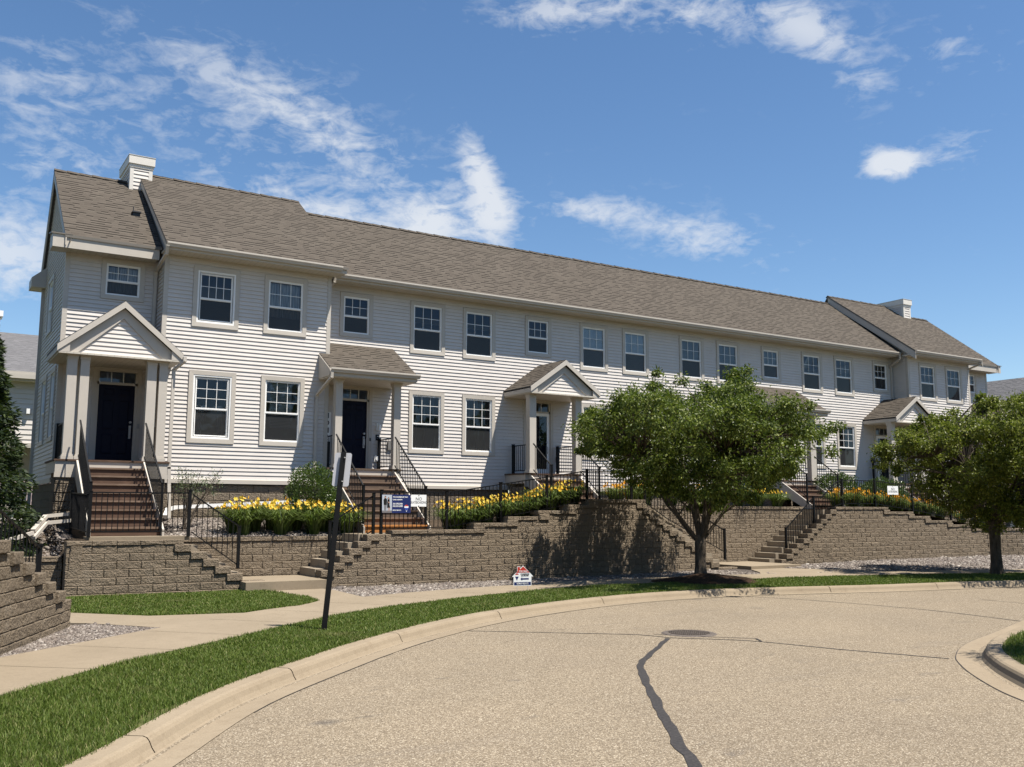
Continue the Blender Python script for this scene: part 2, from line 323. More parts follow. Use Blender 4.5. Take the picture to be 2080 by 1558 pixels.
def window(par,P,u0,u1,z0,z1,grid=(3,2),kind=None,deep=False,name='window',t=.11):
    mb=MB()
    for (a,b,c,d) in (((u0,z1),(u1,z1),(u1-t,z1-t),(u0+t,z1-t)),((u1,z1),(u1,z0),(u1-t,z0+t),(u1-t,z1-t)),((u1,z0),(u0,z0),(u0+t,z0+t),(u1-t,z0+t)),((u0,z0),(u0,z1),(u0+t,z1-t),(u0+t,z0+t))):
        q=[a,b,c,d]; mb.hexa([P(x,-.01,z) for x,z in q]+[P(x,.042-.004*(i>1),z) for i,(x,z) in enumerate(q)])
    w=mb.build(name,MAT['trim'],par)
    a,b,c,d=u0+t,u1-t,z0+t,z1-t
    s=MB()
    def fr(a,b,c,d,wd,n0,n1):
        wbox(s,P,a,b,n0,n1,d-wd,d); wbox(s,P,a,b,n0,n1,c,c+wd); wbox(s,P,a,a+wd,n0,n1,c+wd,d-wd); wbox(s,P,b-wd,b,n0,n1,c+wd,d-wd)
    if deep:
        fr(a,b,c,d,.035,-.05,.03); fr(a+.035,b-.035,c+.035,d-.035,.03,-.05,.012); a+=.05;b-=.05;c+=.05;d-=.05
    zm=c+(d-c)*.47
    fr(a,b,c,d,.028,-.06,.012)
    fr(a+.028,b-.028,zm,d-.028,.022,-.045,-.004)
    wbox(s,P,a+.028,b-.028,-.05,.002,zm-.018,zm+.02)
    fr(a+.028,b-.028,c+.028,zm-.018,.016,-.06,-.012)
    s.build('sash',MAT['white'],w)
    a+=.05;b-=.05
    g=MB(); g.face([P(a,-.03,zm+.02),P(b,-.03,zm+.02),P(b,-.03,d-.05),P(a,-.03,d-.05)]); g.build('upper_pane',MAT['glass'],w)
    g=MB(); g.face([P(a-.006,-.034,c+.044),P(b+.006,-.034,c+.044),P(b+.006,-.034,zm-.018),P(a-.006,-.034,zm-.018)]); g.build('lower_pane',MAT['screen'],w)
    if grid:
        m=MB(); nx,nz=grid; e=.0065
        for i in range(1,nx):
            x=a+(b-a)*i/nx; wbox(m,P,x-e,x+e,-.026,-.016,zm+.02,d-.05)
        for j in range(1,nz):
            z=zm+.02+(d-.07-zm)*j/nz; wbox(m,P,a,b,-.026,-.0165,z-e,z+e)
        m.build('muntin_grid',MAT['white'],w)
    if kind in('blind','blinddim'):
        m=MB(); zz=c+.05
        while zz<d-.03:
            m.face([P(a,-.055,zz),P(b,-.055,zz),P(b,-.07,zz+.034),P(a,-.07,zz+.034)]); zz+=.033
        m.build('window_blind',MAT[kind],w)
    if kind=='half':
        m=MB(); zz=d-.04
        while zz>zm-.35: m.face([P(a+.12,-.085,zz-.034),P(b-.14,-.085,zz-.034),P(b-.14,-.10,zz),P(a+.12,-.10,zz)]); zz-=.033
        m.build('window_blind',MAT['blinddim'],w)
    if kind in('curtain','drape','shade'):
        m=MB(); n=10
        def strip(x0,x1,zt,zb,flare=0):
            for i in range(n):
                p,q=x0+(x1-x0)*i/n,x0+(x1-x0)*(i+1)/n; dp=-.11-.03*(i%2); dq=-.11-.03*((i+1)%2)
                r0=x0+(x1-x0-flare)*i/n; r1=x0+(x1-x0-flare)*(i+1)/n
                m.face([P(r0,dp,zb),P(r1,dq,zb),P(q,dq,zt),P(p,dp,zt)])
        if kind=='curtain': strip(a,a+.3,zm+.1,c+.04,.16); strip(b-.08,b-.3,zm+.1,c+.04,-.16)
        elif kind=='drape':
            for f in (.18,.5,.82): strip(a+(b-a)*f-.03,a+(b-a)*f+.03,d-.05,c+.05)
        else: strip(a,b,d-.05,zm-.25)
        m.build('window_curtain',MAT['curtain'],w)
    return (u0+t-.03,u1-t+.03,z0+t-.03,z1-t+.03)

def roof_slab(mb,X0,X1,Y0,z0,Y1,z1,th=.07):
    """sloping slab, top material 0 (uv metres), edges material 1"""
    L=math.hypot(Y1-Y0,z1-z0); a,b,c,d=(X0,Y0,z0),(X1,Y0,z0),(X1,Y1,z1),(X0,Y1,z1)
    q=[(X0,0),(X1,0),(X1,L),(X0,L)]
    if Y1<Y0: a,b,c,d=b,a,d,c; q=[(X1,0),(X0,0),(X0,L),(X1,L)]
    mb.face([a,b,c,d],0,q); dn=lambda p:(p[0],p[1],p[2]-th)
    mb.face([dn(d),dn(c),dn(b),dn(a)],1)
    for p,r in ((a,b),(b,c),(c,d),(d,a)): mb.face([dn(p),dn(r),r,p],1)
def gutter(par,X0,X1,Yf,z,name='gutter'):
    """K-style trough whose back is at Yf"""
    m=MB(); prof=[(0,0),(-.075,0),(-.085,.03),(-.115,.075),(-.115,.115),(-.10,.115),(-.10,.08),(-.07,.02),(-.005,.02),(0,.115)]
    m.prism([(X0,Yf+y,z+dz) for y,dz in prof],(X1-X0,0,0))
    return m.build(name,MAT['trim'],par)
def downspout(par,pts,w=.075,d=.055):
    m=MB()
    for i in range(len(pts)-1):
        a,b=Vector(pts[i]),Vector(pts[i+1]); e=(b-a).normalized()*.02
        m.bar(a-e*(i>0),b+e*(i<len(pts)-2),w,d)
    return m.build('downspout',MAT['trim'],par)

DZ=1.12; ZS=.75
# ------------------------------------------------------------------ the townhouse row
H=empty('townhouse_row',(21.9,25,-.3),'long two-storey cream-sided townhouse row with brown shingle roofs and five gabled or shed porches','house')
XL,XR=2.8,40.97
U2=[('s',9.886,10.889),('l',12.081,13.232),('l',13.851,14.994),('s',16.095,17.090),('l',18.232,19.369),('l',19.995,21.133),('l',22.536,23.684),('l',24.314,25.469),('s',26.602,27.618),('l',28.784,29.943),('l',30.656,31.809),('s',33.002,34.004)]
ZT,ZB,ZSM,LT,LB=6.143,4.586,4.872,3.475,1.659
kindU=[None,None,None,None,'blind','blind','blinddim','blinddim','blinddim',None,None,'curtain']
P2=front(25.0); holes=[]
for (k,a,b),kd in zip(U2,kindU):
    holes.append(window(H,P2,a,b,ZSM if k=='s' else ZB,ZT,(3,2),kd))
kindL={12.081:'drape',13.851:'drape',18.232:'blinddim',19.995:None,22.536:None,24.314:None,28.784:None,30.656:None}
for (k,a,b) in U2:
    if k=='l': holes.append(window(H,P2,a,b,LB,LT,(3,3),kindL[a]))
DOORS=[(10.02,10.78,'p'),(16.18,17.0,'g'),(26.25,27.05,'p'),(33.05,33.86,'g')]
for (a,b,_) in DOORS: holes.append((a-.06,b+.06,0,3.44))
m=MB(); siding(m,P2,ZS,6.36,lambda z:(9.31,34.31),holes); m.build('wall',MAT['siding'],H)
P1=front(24.26); holes=[]
for (a,b,k1,k2) in ((5.66,6.832,'curtain',None),(7.485,8.649,'half','shade')):
    holes.append(window(H,P1,a,b,LB,LT,(3,3),k1,a<6)); holes.append(window(H,P1,a,b,ZB,ZT,(4,2) if a<6 else (3,2),k2,a<6))
m=MB(); siding(m,P1,ZS+.03,6.36,lambda z:(4.97,9.31),holes)
siding(m,facing_left(4.97),ZS+.03,6.36,lambda z:(24.26,25.02)); siding(m,facing_right(9.31),ZS+.03,6.36,lambda z:(24.26,25.02)); m.build('wall',MAT['siding'],H)
P3=front(24.27); holes=[]
for (a,b) in ((35.007,36.156),(36.805,37.948)):
    holes.append(window(H,P3,a,b,ZB,ZT,(3,2),'curtain')); holes.append(window(H,P3,a,b,LB,LT,(3,3),None))
m=MB(); siding(m,P3,ZS,6.36,lambda z:(34.31,38.49),holes)
siding(m,facing_left(34.31),ZS,6.36,lambda z:(24.27,25.02)); siding(m,facing_right(38.49),ZS,6.36,lambda z:(24.27,25.02)); m.build('wall',MAT['siding'],H)
P0=front(25.0)
holes=[window(H,P0,3.61,4.63,5.19,6.2,(3,2),'shade'),(3.64,4.62,0,3.45)]
m=MB(); siding(m,P0,ZS,6.36,lambda z:(XL,4.97),holes); m.build('wall',MAT['siding'],H)
holes=[window(H,P0,39.17,40.19,5.19,6.2,(3,2),None),(39.16,40.14,0,3.45)]
m=MB(); siding(m,P0,ZS,6.36,lambda z:(38.49,XR),holes); m.build('wall',MAT['siding'],H)
# gable ends
YB=29.45; RY,RZ=27.9,9.21; EY,EZ=24.42,6.53; EYB,EZB=29.75,6.45
def gab(z):
    if z<6.4: return (25.0,YB)
    return (25.0+(z-6.5)*(RY-EY)/(RZ-EZ)-.55, YB+.2-(z-6.5)*(EYB-RY)/(RZ-EZB))
PL=facing_left(XL)
hs=[window(H,PL,24.73+.65,26.35,LB,LT,None,None),window(H,PL,27.2,28.3,LB,LT,None,None),window(H,PL,27.0,28.2,ZB,ZT,None,None)]
m=MB(); siding(m,PL,ZS,9.1,gab,hs); m.build('wall',MAT['siding'],H)
m=MB(); siding(m,facing_right(XR),ZS,9.1,gab,(),.2); siding(m,lambda u,n,z:(u,YB+n,z),ZS,6.5,lambda z:(XL,XR),(),.3); m.build('wall',MAT['siding'],H)
# corner trims, frieze, water table
m=MB()
def corner(x,y,sx,w=.09,z0=ZS-.02,z1=6.36):
    m.box(x-.022 if sx<0 else x-w,x+w if sx<0 else x+.022,y-.022,y+.002,z0,z1)
    m.box(x-.022 if sx<0 else x+.002,x-.002 if sx<0 else x+.022,y+.002,y+w,z0,z1)
for q in ((XL,25,-1),(4.97,24.26,-1),(9.31,24.26,1),(34.31,24.27,-1),(38.49,24.27,1),(XR,25,1)):
    m=MB(); corner(*q); m.build('corner_trim',MAT['trim'],H)
m=MB()
def table(x0,x1,y,z,lo=.64): m.prism([(x0,y-.005,lo),(x0,y-.045,lo),(x0,y-.045,z-.02),(x0,y-.02,z),(x0,y-.005,z)],(x1-x0,0,0))
table(XL-.03,4.94,25,ZS); table(4.94,9.34,24.26,ZS+.03,.66); table(9.34,34.28,25,ZS); table(34.28,38.52,24.27,ZS); table(38.52,XR+.03,25,ZS)
m.prism([(XL-.005,25,.64),(XL-.045,25,.64),(XL-.045,25,ZS),(XL-.005,25,ZS)],(0,YB-25,0))
m.build('water_table',MAT['trim'],H)
# soffits and fascias
m=MB()
def eave(x0,x1,yw,yf,zs,zt): m.box(x0,x1,yf,yf+.03,zs-.03,zt)
def soff(x0,x1,yw,yf,zs): m.box(x0,x1,yf+.03,yw+.01,zs-.02,zs+.02)
eave(9.31,34.0,25,24.45,6.36,6.5); eave(4.85,9.55,24.26,23.71,6.36,6.47); eave(34.0,38.6,24.27,23.71,6.36,6.47)
eave(2.42,4.85,25,24.45,6.24,6.54); eave(38.6,41.25,25,24.45,6.24,6.54)
m.build('fascia',MAT['trim'],H)
m=MB(); soff(9.56,33.99,25,24.45,6.355); soff(4.86,9.54,24.26,23.71,6.355); soff(34.01,38.59,24.27,23.71,6.355); soff(2.44,4.85,25,24.45,6.26); soff(38.6,41.23,25,24.45,6.26)
m.build('soffit',MAT['soffit'],H)
gutter(H,9.42,34.05,24.45,6.385); gutter(H,4.86,9.40,23.71,6.385); gutter(H,34.02,38.5,23.71,6.385)
# roofs
ME=[MAT['shingle'],MAT['drip']]
def roof(x0,x1,ey,ez,rz,by,bz):
    m=MB(); roof_slab(m,x0,x1,ey,ez,RY,rz); roof_slab(m,x0,x1,by,bz,RY,rz)
    r=m.build('roof',ME,H)
    c=MB(); x=x0; i=0
    while x<x1:
        e=min(x+.32,x1); dz=.032+.006*(i%2)+RNG.uniform(0,.006); k=.11
        c.face([(x,RY-k,rz-k*.77+dz),(e,RY-k,rz-k*.77+dz*.6),(e,RY,rz+dz*.6),(x,RY,rz+dz)],0,[(x,0),(e,0),(e,.13),(x,.13)])
        c.face([(x,RY,rz+dz),(e,RY,rz+dz*.6),(e,RY+k,rz-k*.77+dz*.6),(x,RY+k,rz-k*.77+dz)],0,[(x,0),(e,0),(e,.13),(x,.13)]); x=e; i+=1
    c.build('ridge_cap',MAT['shingle'],r); return r
roof(2.68,4.9,EY,EZ,RZ,EYB,EZB); roof(9.5,34.2,EY,EZ,RZ,EYB,EZB); roof(38.5,41.09,EY,EZ,RZ,EYB,EZB)
R1Z=9.53
roof(4.85,9.58,23.66,6.50,R1Z,30.0,6.6); roof(34.0,38.62,23.66,6.50,R1Z,30.0,6.6)
m=MB()
def rake(x,th,ey,ez,rz,dep,y1=RY):
    m=MB(); m.prism([(x,ey,ez-.078),(x,y1,rz-.078),(x,y1,rz-dep),(x,ey,ez-dep)],(th,0,0)); m.build('rake_board',MAT['trim'],H)
rake(4.856,.025,23.66,6.50,R1Z,.22); rake(34.006,.03,23.66,6.50,R1Z,.36); rake(38.58,.03,23.66,6.5,R1Z,.3)
rake(2.686,.03,EY,EZ,RZ,.26); rake(41.05,.03,EY,EZ,RZ,.26); rake(2.686,.03,EYB,EZB,RZ,.28); rake(2.77,.03,25.1,6.9,RZ-.1,.3)
# return boxes at the gable end corners, stepped-roof cheeks
m=MB(); m.hexa([(2.42,24.48,6.22),(2.8,24.48,6.22),(2.8,25.0,6.22),(2.42,25.0,6.22),(2.42,24.48,6.54),(2.8,24.48,6.54),(2.8,25.0,6.6),(2.42,25.0,6.56)]); m.build('eave_return',MAT['trim'],H); m=MB()
m.hexa([(2.42,29.1,6.16),(2.8,29.1,6.16),(2.8,29.8,6.16),(2.42,29.8,6.16),(2.42,29.1,6.42),(2.8,29.1,6.75),(2.8,29.8,6.5),(2.42,29.8,6.42)]); m.build('eave_return',MAT['trim'],H)
for x in (4.95,9.32,34.3,38.48):
    m=MB(); m.face([(x,23.75,6.36),(x,RY,6.36),(x,RY,R1Z-.08),(x,23.75,6.47)]); m.face([(x,30.0,6.4),(x,RY,6.36),(x,RY,R1Z-.08),(x,30.0,6.55)]); m.build('roof_cheek',MAT['trim'],H)
m=MB(); roof_slab(m,2.38,2.84,24.42,6.55,25.0,6.66,.03); roof_slab(m,40.9,41.3,24.42,6.55,25.0,6.66,.03); m.build('return_roof',ME,H)
# box vent
m=MB(); m.box(4.42,4.60,25.9,26.1,7.62,7.78); m.box(4.40,4.62,25.86,26.1,7.77,7.80); m.tube([(4.44,26.0,7.8),(4.44,26.0,7.95)],.012,6); m.build('roof_vent',MAT['dark'],H)
# chimneys
def chimney(x0,x1,y0,y1,zb,zt):
    m=MB()
    siding(m,front(y0),zb,zt,lambda z:(x0+.05,x1-.05),(),.11); siding(m,facing_left(x0),zb,zt,lambda z:(y0+.05,y1),(),.11); siding(m,facing_right(x1),zb,zt,lambda z:(y0,y1),(),.11)
    m.face([(x1,y1,zb),(x0,y1,zb),(x0,y1,zt),(x1,y1,zt)])
    c=m.build('chimney',MAT['siding'],H)
    t=MB()
    for x in (x0,x1-.08): t.box(x-.01,x+.09,y0-.02,y0+.0,zb,zt); 
    t.box(x0-.02,x0-.001,y0+.001,y0+.09,zb,zt)
    t.box(x0-.03,x1+.03,y0-.035,y1+.03,zt-.06,zt+.04); t.box(x0-.06,x1+.06,y0-.07,y1+.06,zt+.04,zt+.27); t.build('chimney_cap',MAT['chimney'],c)
    t=MB(); t.box(x0-.07,x1+.07,y0-.08,y1+.07,zt+.271,zt+.29); t.build('cap_flashing',MAT['steel'],c)
chimney(4.56,5.14,27.5,28.9,8.7,9.6); chimney(38.0,38.5,26.95,28.6,8.4,9.42)

# ------------------------------------------------------------------ doors
def door(a,b,kind):
    """leaf 0.82 wide with transom"""
    Y=25.0; w=b-a; z0=DZ+.05; z1=3.06
    m=MB(); m.box(a,b,Y+.03,Y+.07,z0,z1)
    if kind!='g':
        for i in (0,1):
            u0=a+w*(.14 if i==0 else .56); u1=u0+w*.30
            for (c,d) in ((.10,.36),(.42,.80),(.86,.95)):
                zc,zd=z0+(z1-z0)*c,z0+(z1-z0)*d
                m.hexa([(u0,Y+.031,zc),(u1,Y+.031,zc),(u1,Y+.031,zd),(u0,Y+.031,zd),(u0+.03,Y+.018,zc+.03),(u1-.03,Y+.018,zc+.03),(u1-.03,Y+.018,zd-.03),(u0+.03,Y+.018,zd-.03)])
    d=m.build('door',MAT['navy'],H)
    m=MB()
    for (x0,x1,zz0,zz1,n) in ((a-.15,a-.055,DZ,3.5,.03),(b+.055,b+.15,DZ,3.5,.03),(a-.055,b+.055,3.41,3.5,.03),(a-.055,b+.055,3.06,3.12,.012),(a-.055,a,DZ,3.41,.012),(b,b+.055,DZ,3.41,.012),(a,b,3.38,3.41,.012)):
        m.box(x0,x1,Y-n,Y+.06,zz0,zz1)
    m.build('door_frame',MAT['trim'],d)
    g=MB(); g.face([(a,Y+.03,3.12),(b,Y+.03,3.12),(b,Y+.03,3.38),(a,Y+.03,3.38)]); g.build('transom_pane',MAT['glass'],d)
    g=MB()
    for i in (1,2): x=a+w*i/3; g.box(x-.008,x+.008,Y+.015,Y+.028,3.12,3.38)
    g.build('muntin_grid',MAT['white'],d)
    g=MB(); g.box(a-.05,b+.05,Y-.02,Y+.06,DZ+.005,DZ+.05); g.build('threshold',MAT['steel'],d)
    h=MB(); hx=b-.075
    h.tube([(hx,Y+.03,z0+.98),(hx,Y-.035,z0+.98)],.028,10); h.box(hx-.025,hx+.025,Y+.0,Y+.03,z0+.58,z0+.9); h.tube([(hx,Y+.0,z0+.86),(hx,Y-.055,z0+.83),(hx,Y-.055,z0+.67),(hx,Y,z0+.62)],.012,8); h.build('handle',MAT['steel'],d)
    if kind=='g':   # full-glass storm door
        s=MB()
        for q in ((a+.005,a+.075,z0,z1),(b-.075,b-.005,z0,z1),(a+.075,b-.075,z1-.09,z1),(a+.075,b-.075,z0,z0+.14)): s.box(q[0],q[1],Y-.012,Y+.015,q[2],q[3])
        s.build('storm_door_frame',MAT['white'],d)
        s=MB(); s.face([(a+.075,Y,z0+.14),(b-.075,Y,z0+.14),(b-.075,Y,z1-.09),(a+.075,Y,z1-.09)]); s.build('storm_door_glass',MAT['glass'],d)
door(3.71,4.55,'p'); door(39.23,40.07,'p')
for q in DOORS: door(*q)

# ------------------------------------------------------------------ porches
def column(x0,x1,y0,y1,z0=DZ,z1=3.5,m=None):
    m=MB(); m.box(x0,x1,y0,y1,z0+.11,z1-.06)
    m.box(x0-.03,x1+.03,y0-.03,y1+.03,z0,z0+.075); m.box(x0-.015,x1+.015,y0-.015,y1+.015,z0+.075,z0+.11)
    m.box(x0-.015,x1+.015,y0-.015,y1+.015,z1-.12,z1-.06); m.box(x0-.03,x1+.03,y0-.03,y1+.03,z1-.06,z1)
    m.build('porch_column',MAT['trim'],H)
def gable_porch(x0,x1,xp,zp,yf,yw,zs=3.5,ze=3.68):
    m=MB(); r=[]
    for (xa,xb) in ((x0,xp),(x1,xp)):
        s=1 if xa<xb else -1; L=math.hypot(xb-xa,zp-ze)
        a,b,c,d=(xa,yf,ze),(xb,yf,zp),(xb,yw,zp),(xa,yw,ze)
        p=[a,b,c,d] if s<0 else [d,c,b,a]; uv=[(yf,0),(yf,L),(yw,L),(yw,0)]; uv=uv if s<0 else uv[::-1]
        m.face(p,0,uv); dn=lambda q:(q[0],q[1],q[2]-.06)
        for q,t in ((a,b),(b,c),(c,d),(d,a)): m.face([dn(q),dn(t),t,q],1)
        m.face([dn(q) for q in (a,b,c,d)],1)
    pr_=m.build('porch_roof',[MAT['shingle'],MAT['dark']],H)
    t=MB(); sl=(zp-ze)/(xp-x0)
    for (xa,sg) in ((x0,1),(x1,-1)):
        # outer rake board, inner frieze board, side fascia
        t.prism([(xa,yf-.03,ze-.02),(xp,yf-.03,zp-.02),(xp,yf-.03,zp-.02-.15),(xa+sg*.0,yf-.03,ze-.02-.15)],(0,.028,0))
        i=.22; t.prism([(xa+sg*.24,yf+.08,zs+.02),(xa+sg*.24,yf+.08,ze+.24*sl-.17),(xp,yf+.08,zp-.17),(xp,yf+.08,zp-.17-.24),(xa+sg*(.24+i*.9),yf+.08,zs+.02)],(0,.03,0))
        t.box(min(xa,xa+sg*.03),max(xa,xa+sg*.03),yf,yw-.02,zs,ze-.03)
        t.prism([(xa,yf-.002,zs),(xa+sg*.26,yf-.002,zs),(xa+sg*.26,yf-.002,ze+.26*sl-.17),(xa,yf-.002,ze-.17+.0)],(0,.03,0))
    t.build('rake_board',MAT['trim'],pr_)
    g=MB(); siding(g,front(yf+.13),zs+.02,zp-.2,lambda z:(x0+.3+max(0,(z-zs-.1))/sl,x1-.3-max(0,(z-zs-.1))/sl)); g.build('gable_siding',MAT['siding'],pr_)
    g=MB(); g.box(x0+.031,x1-.031,yf+.0,yw-.01,zs-.03,zs+.01); g.build('porch_soffit',MAT['soffit'],pr_)
def shed_porch(x0,x1,yf,yw,zt,ze=3.70,zs=3.5):
    m=MB(); roof_slab(m,x0,x1,yf,ze,yw,zt,.06); p=m.build('porch_roof',ME,H)
    t=MB()
    for (x,d) in ((x0-.02,.03),(x1-.01,.03)):
        t.prism([(x,yf,zs),(x,yf,ze-.03),(x,yw,zt-.03),(x,yw,zs)],(d,0,0))
    t.box(x0,x1,yf-.02,yf+.01,zs-.01,ze-.02); t.build('rake_board',MAT['trim'],p)
    g=MB(); g.box(x0+.01,x1-.01,yf+.01,yw-.01,zs-.03,zs+.01); g.build('porch_soffit',MAT['soffit'],p)
    g=gutter(p,x0-.02,x1+.06,yf-.02,ze-.12)
def stair(x0,x1,y0,z1,n,run=.275,base=None,wood='wood',first=None,outL=True):
    """n risers climbing from z1 up to the deck; y0 = front of the top tread"""
    rise=(DZ-z1)/n; sm=MB(); sm.prism([((x0+x1)/2,y0+.02,DZ-.25),((x0+x1)/2,y0-(n-1)*run+.1,z1),((x0+x1)/2,y0+.02,DZ-.5)],(.04,0,0)); st=sm.build('porch_stair',MAT['trim'],H)
    for s in (x0-.05,x1+.01):
        sm=MB(); sm.prism([(s,y0+.02,DZ-.02),(s,y0-.05,DZ-.02),(s,y0-(n-1)*run-.12,z1+rise*.75),(s,y0-(n-1)*run-.12,z1-.03),(s,y0-(n-1)*run+.12,z1-.03),(s,y0+.02,DZ-.42)],(.04,0,0)); sm.build('stringer',MAT['trim'],st)
    for i in range(n):
        z=DZ-i*rise; y=y0-i*run; mt=MAT[wood]
        if first and i==n-1: mt=MAT[first]
        if i>0:
            t=MB(); t.box(x0,x1,y-.02,y+run-.005,z-.038,z); t.build('tread',MAT['tread'] if mt!=MAT['newwood'] else mt,st)
        r=MB(); r.box(x0+.005,x1-.005,y+.01,y+.03,z-rise+.003,z-.04); r.build('riser',mt,st)
    return rise
def picket_panel(mb,a,b,c,d,sp=.105,w=.014,rail=.028):
    """a-b top rail, c-d bottom rail"""
    a,b,c,d=map(Vector,(a,b,c,d)); mb.bar(a,b,rail+.006,rail); mb.bar(c,d,rail-.006,rail-.006)
    n=max(2,round(Vector((b.x-a.x,b.y-a.y,0)).length/sp))
    for i in range(1,n): t=i/n; p,q=a.lerp(b,t),c.lerp(d,t); mb.bar(p,q,w,w)
def post(mb,x,y,z0,z1,w=.05,cap=True):
    mb.box(x-w/2,x+w/2,y-w/2,y+w/2,z0,z1)
    if cap: mb.box(x-w/2-.008,x+w/2+.008,y-w/2-.008,y+w/2+.008,z1,z1+.016)
def stair_rail(x,y0,z0,y1,z1,h=.86):
    m=MB(); picket_panel(m,(x,y0,z0+h),(x,y1,z1+h),(x,y0,z0+.09),(x,y1,z1+.09),.1); r=m.build('stair_rail',MAT['black'],H)
    p=MB(); post(p,x,y1,z1-.12,z1+h+.03); p.build('rail_post',MAT['black'],r)
def guard(x,y0,y1,px=None):
    m=MB(); picket_panel(m,(x,y0,DZ+.86),(x,y1,DZ+.86),(x,y0,DZ+.09),(x,y1,DZ+.09),.1); g=m.build('porch_guard',MAT['black'],H)
    p=MB(); post(p,x,y1,DZ,DZ+.9,.07); p.build('rail_post',MAT['black'],g)
def deck(x0,x1,y0,y1,wood='wood',zb=None):
    m=MB(); m.box(x0,x1,y0-.03,y1,DZ-.038,DZ); d=m.build('porch_deck',MAT[wood],H)
    f=MB(); f.box(x0+.03,x1-.03,y0,y0+.03,DZ-.30,DZ-.04); f.box(x0+.03,x0+.06,y0+.03,y1,DZ-.30,DZ-.04); f.box(x1-.06,x1-.03,y0+.03,y1,DZ-.30,DZ-.04)
    f.box(x0+.02,x1-.02,y0-.005,y0+.02,DZ-.40,DZ-.302); f.build('deck_skirt',MAT['trim'],d)
def pier(x0,x1,y0,y1,z0,z1=DZ-.4):
    b=MB(); z=z0
    i=0
    while z<z1-.02:
        e=min(z+.195,z1); block_face(b,(x0+.001*i,y0),(1,0),x1-x0,z,e,.3); 
        b.box(x0,x1,y0+.02,y1,z,e-.004); z=e; i+=1
    b.build('porch_pier',MAT['foundation'],H)
GU=(0,.03,.35,.65,.97,1); GV=(0,.09,.5,.91,1)
def block_face(mb,o,t,L,z0,z1,depth,rough=.022,nx=5,nz=4,gap=.003,rng=RNG):
    nx,nz=5,4
    """one split-face block: o plan start, t tangent, front to the right of t"""
    n=(t[1],-t[0]); base=len(mb.v)
    gz_=.0006; hw=L-2*gap; hz=z1-z0-2*gz_
    for j in range(nz+1):
        for i in range(nx+1):
            e=(i in(0,nx)) or (j in(0,nz)); d=rng.uniform(-.008,-.003) if e else rng.uniform(.2,1)*rough
            u=gap+hw*GU[i]+(rng.uniform(-.1,.1)*hw if i in(2,3) else 0); z=z0+gz_+hz*GV[j]+(rng.uniform(-.2,.2)*hz if j==2 else rng.uniform(-.02,.02)*hz if j in(1,3) else 0)
            mb.v.append((o[0]+t[0]*u+n[0]*d,o[1]+t[1]*u+n[1]*d,z))
    q=lambda i,j:base+j*(nx+1)+i
    for j in range(nz):
        for i in range(nx):
            if (i+j)%2: mb.f+= [(q(i,j),q(i+1,j),q(i+1,j+1)),(q(i,j),q(i+1,j+1),q(i,j+1))]
            else: mb.f+= [(q(i,j),q(i+1,j),q(i,j+1)),(q(i+1,j),q(i+1,j+1),q(i,j+1))]
            mb.m+=[0,0]
    k=len(mb.v)
    for (u,z) in ((gap,z0+gz_),(L-gap,z0+gz_),(L-gap,z1-gz_),(gap,z1-gz_)): mb.v.append((o[0]+t[0]*u-n[0]*depth,o[1]+t[1]*u-n[1]*depth,z))
    c=[q(0,0),q(nx,0),q(nx,nz),q(0,nz)]
    top=[q(i,nz) for i in range(nx+1)]; bot=[q(i,0) for i in range(nx+1)]; lf=[q(0,j) for j in range(nz+1)]; rt=[q(nx,j) for j in range(nz+1)]
    mb.f+=[tuple(top+[k+2,k+3]),tuple(bot[::-1]+[k,k+1]),tuple(lf+[k+3,k]),tuple(rt[::-1]+[k+1,k+2])]; mb.m+=[0]*4
    mb.f.append((k+1,k,k+3,k+2)); mb.m.append(0)

# porch one (left end, twin columns) and its mirror at the right end
for mir in (0,1):
    X=(lambda x:x) if not mir else (lambda x:43.77-x)
    o=lambda a,b:(min(X(a),X(b)),max(X(a),X(b)))
    g0,g1=o(2.52,5.24); gable_porch(g0,g1,X(3.89),4.80,23.1,25.0 if not mir else 25.0)
    for a,b in ((2.78,2.98),(3.05,3.24),(4.49,4.70),(4.76,4.95)): c,d=o(a,b); column(c,d,23.28,23.48)
    d0,d1=o(2.62,5.08); deck(d0,d1,23.26,25.0)
    s0,s1=o(3.12,4.48); stair(s0,s1,23.26,-.53,9,.28)
    for x in (3.08,4.47): stair_rail(X(x),23.05,1.12,21.0,-.33)
    guard(X(2.86),23.5,24.93); guard(X(4.9),23.5,24.93)
    for a,b in ((2.66,3.10),(4.52,5.0)): c,d=o(a,b); pier(c,d,23.3,23.9,-.6)
# porch two (shed)
shed_porch(9.04,11.54,23.40,24.98,4.64); 
column(9.34,9.53,23.72,23.91); column(11.03,11.23,23.72,23.91); deck(9.2,11.35,23.87,25.0,'woodgrey'); stair(9.34,11.06,23.87,-.53,9,.27,None,'woodgrey','newwood')
for x in (9.33,11.02): stair_rail(x,23.6,1.12,21.72,-.28)
guard(11.15,23.92,24.93); guard(9.4,23.92,24.93); pier(9.25,9.5,23.9,24.9,-.6); pier(11.05,11.3,23.9,24.9,-.6)
# porch three (gable)
gable_porch(15.30,17.86,16.58,4.57,23.45,25.0); column(15.45,15.68,23.72,23.93); column(17.13,17.36,23.72,23.93); deck(15.35,17.45,23.87,25.0); stair(15.55,17.25,23.87,.22,5,.28)
for x in (15.5,17.2): stair_rail(x,23.6,1.12,22.65,.42)
guard(15.6,23.95,24.88); guard(17.25,23.95,24.88); pier(15.4,15.7,23.95,24.8,0); pier(17.1,17.4,23.95,24.8,0)
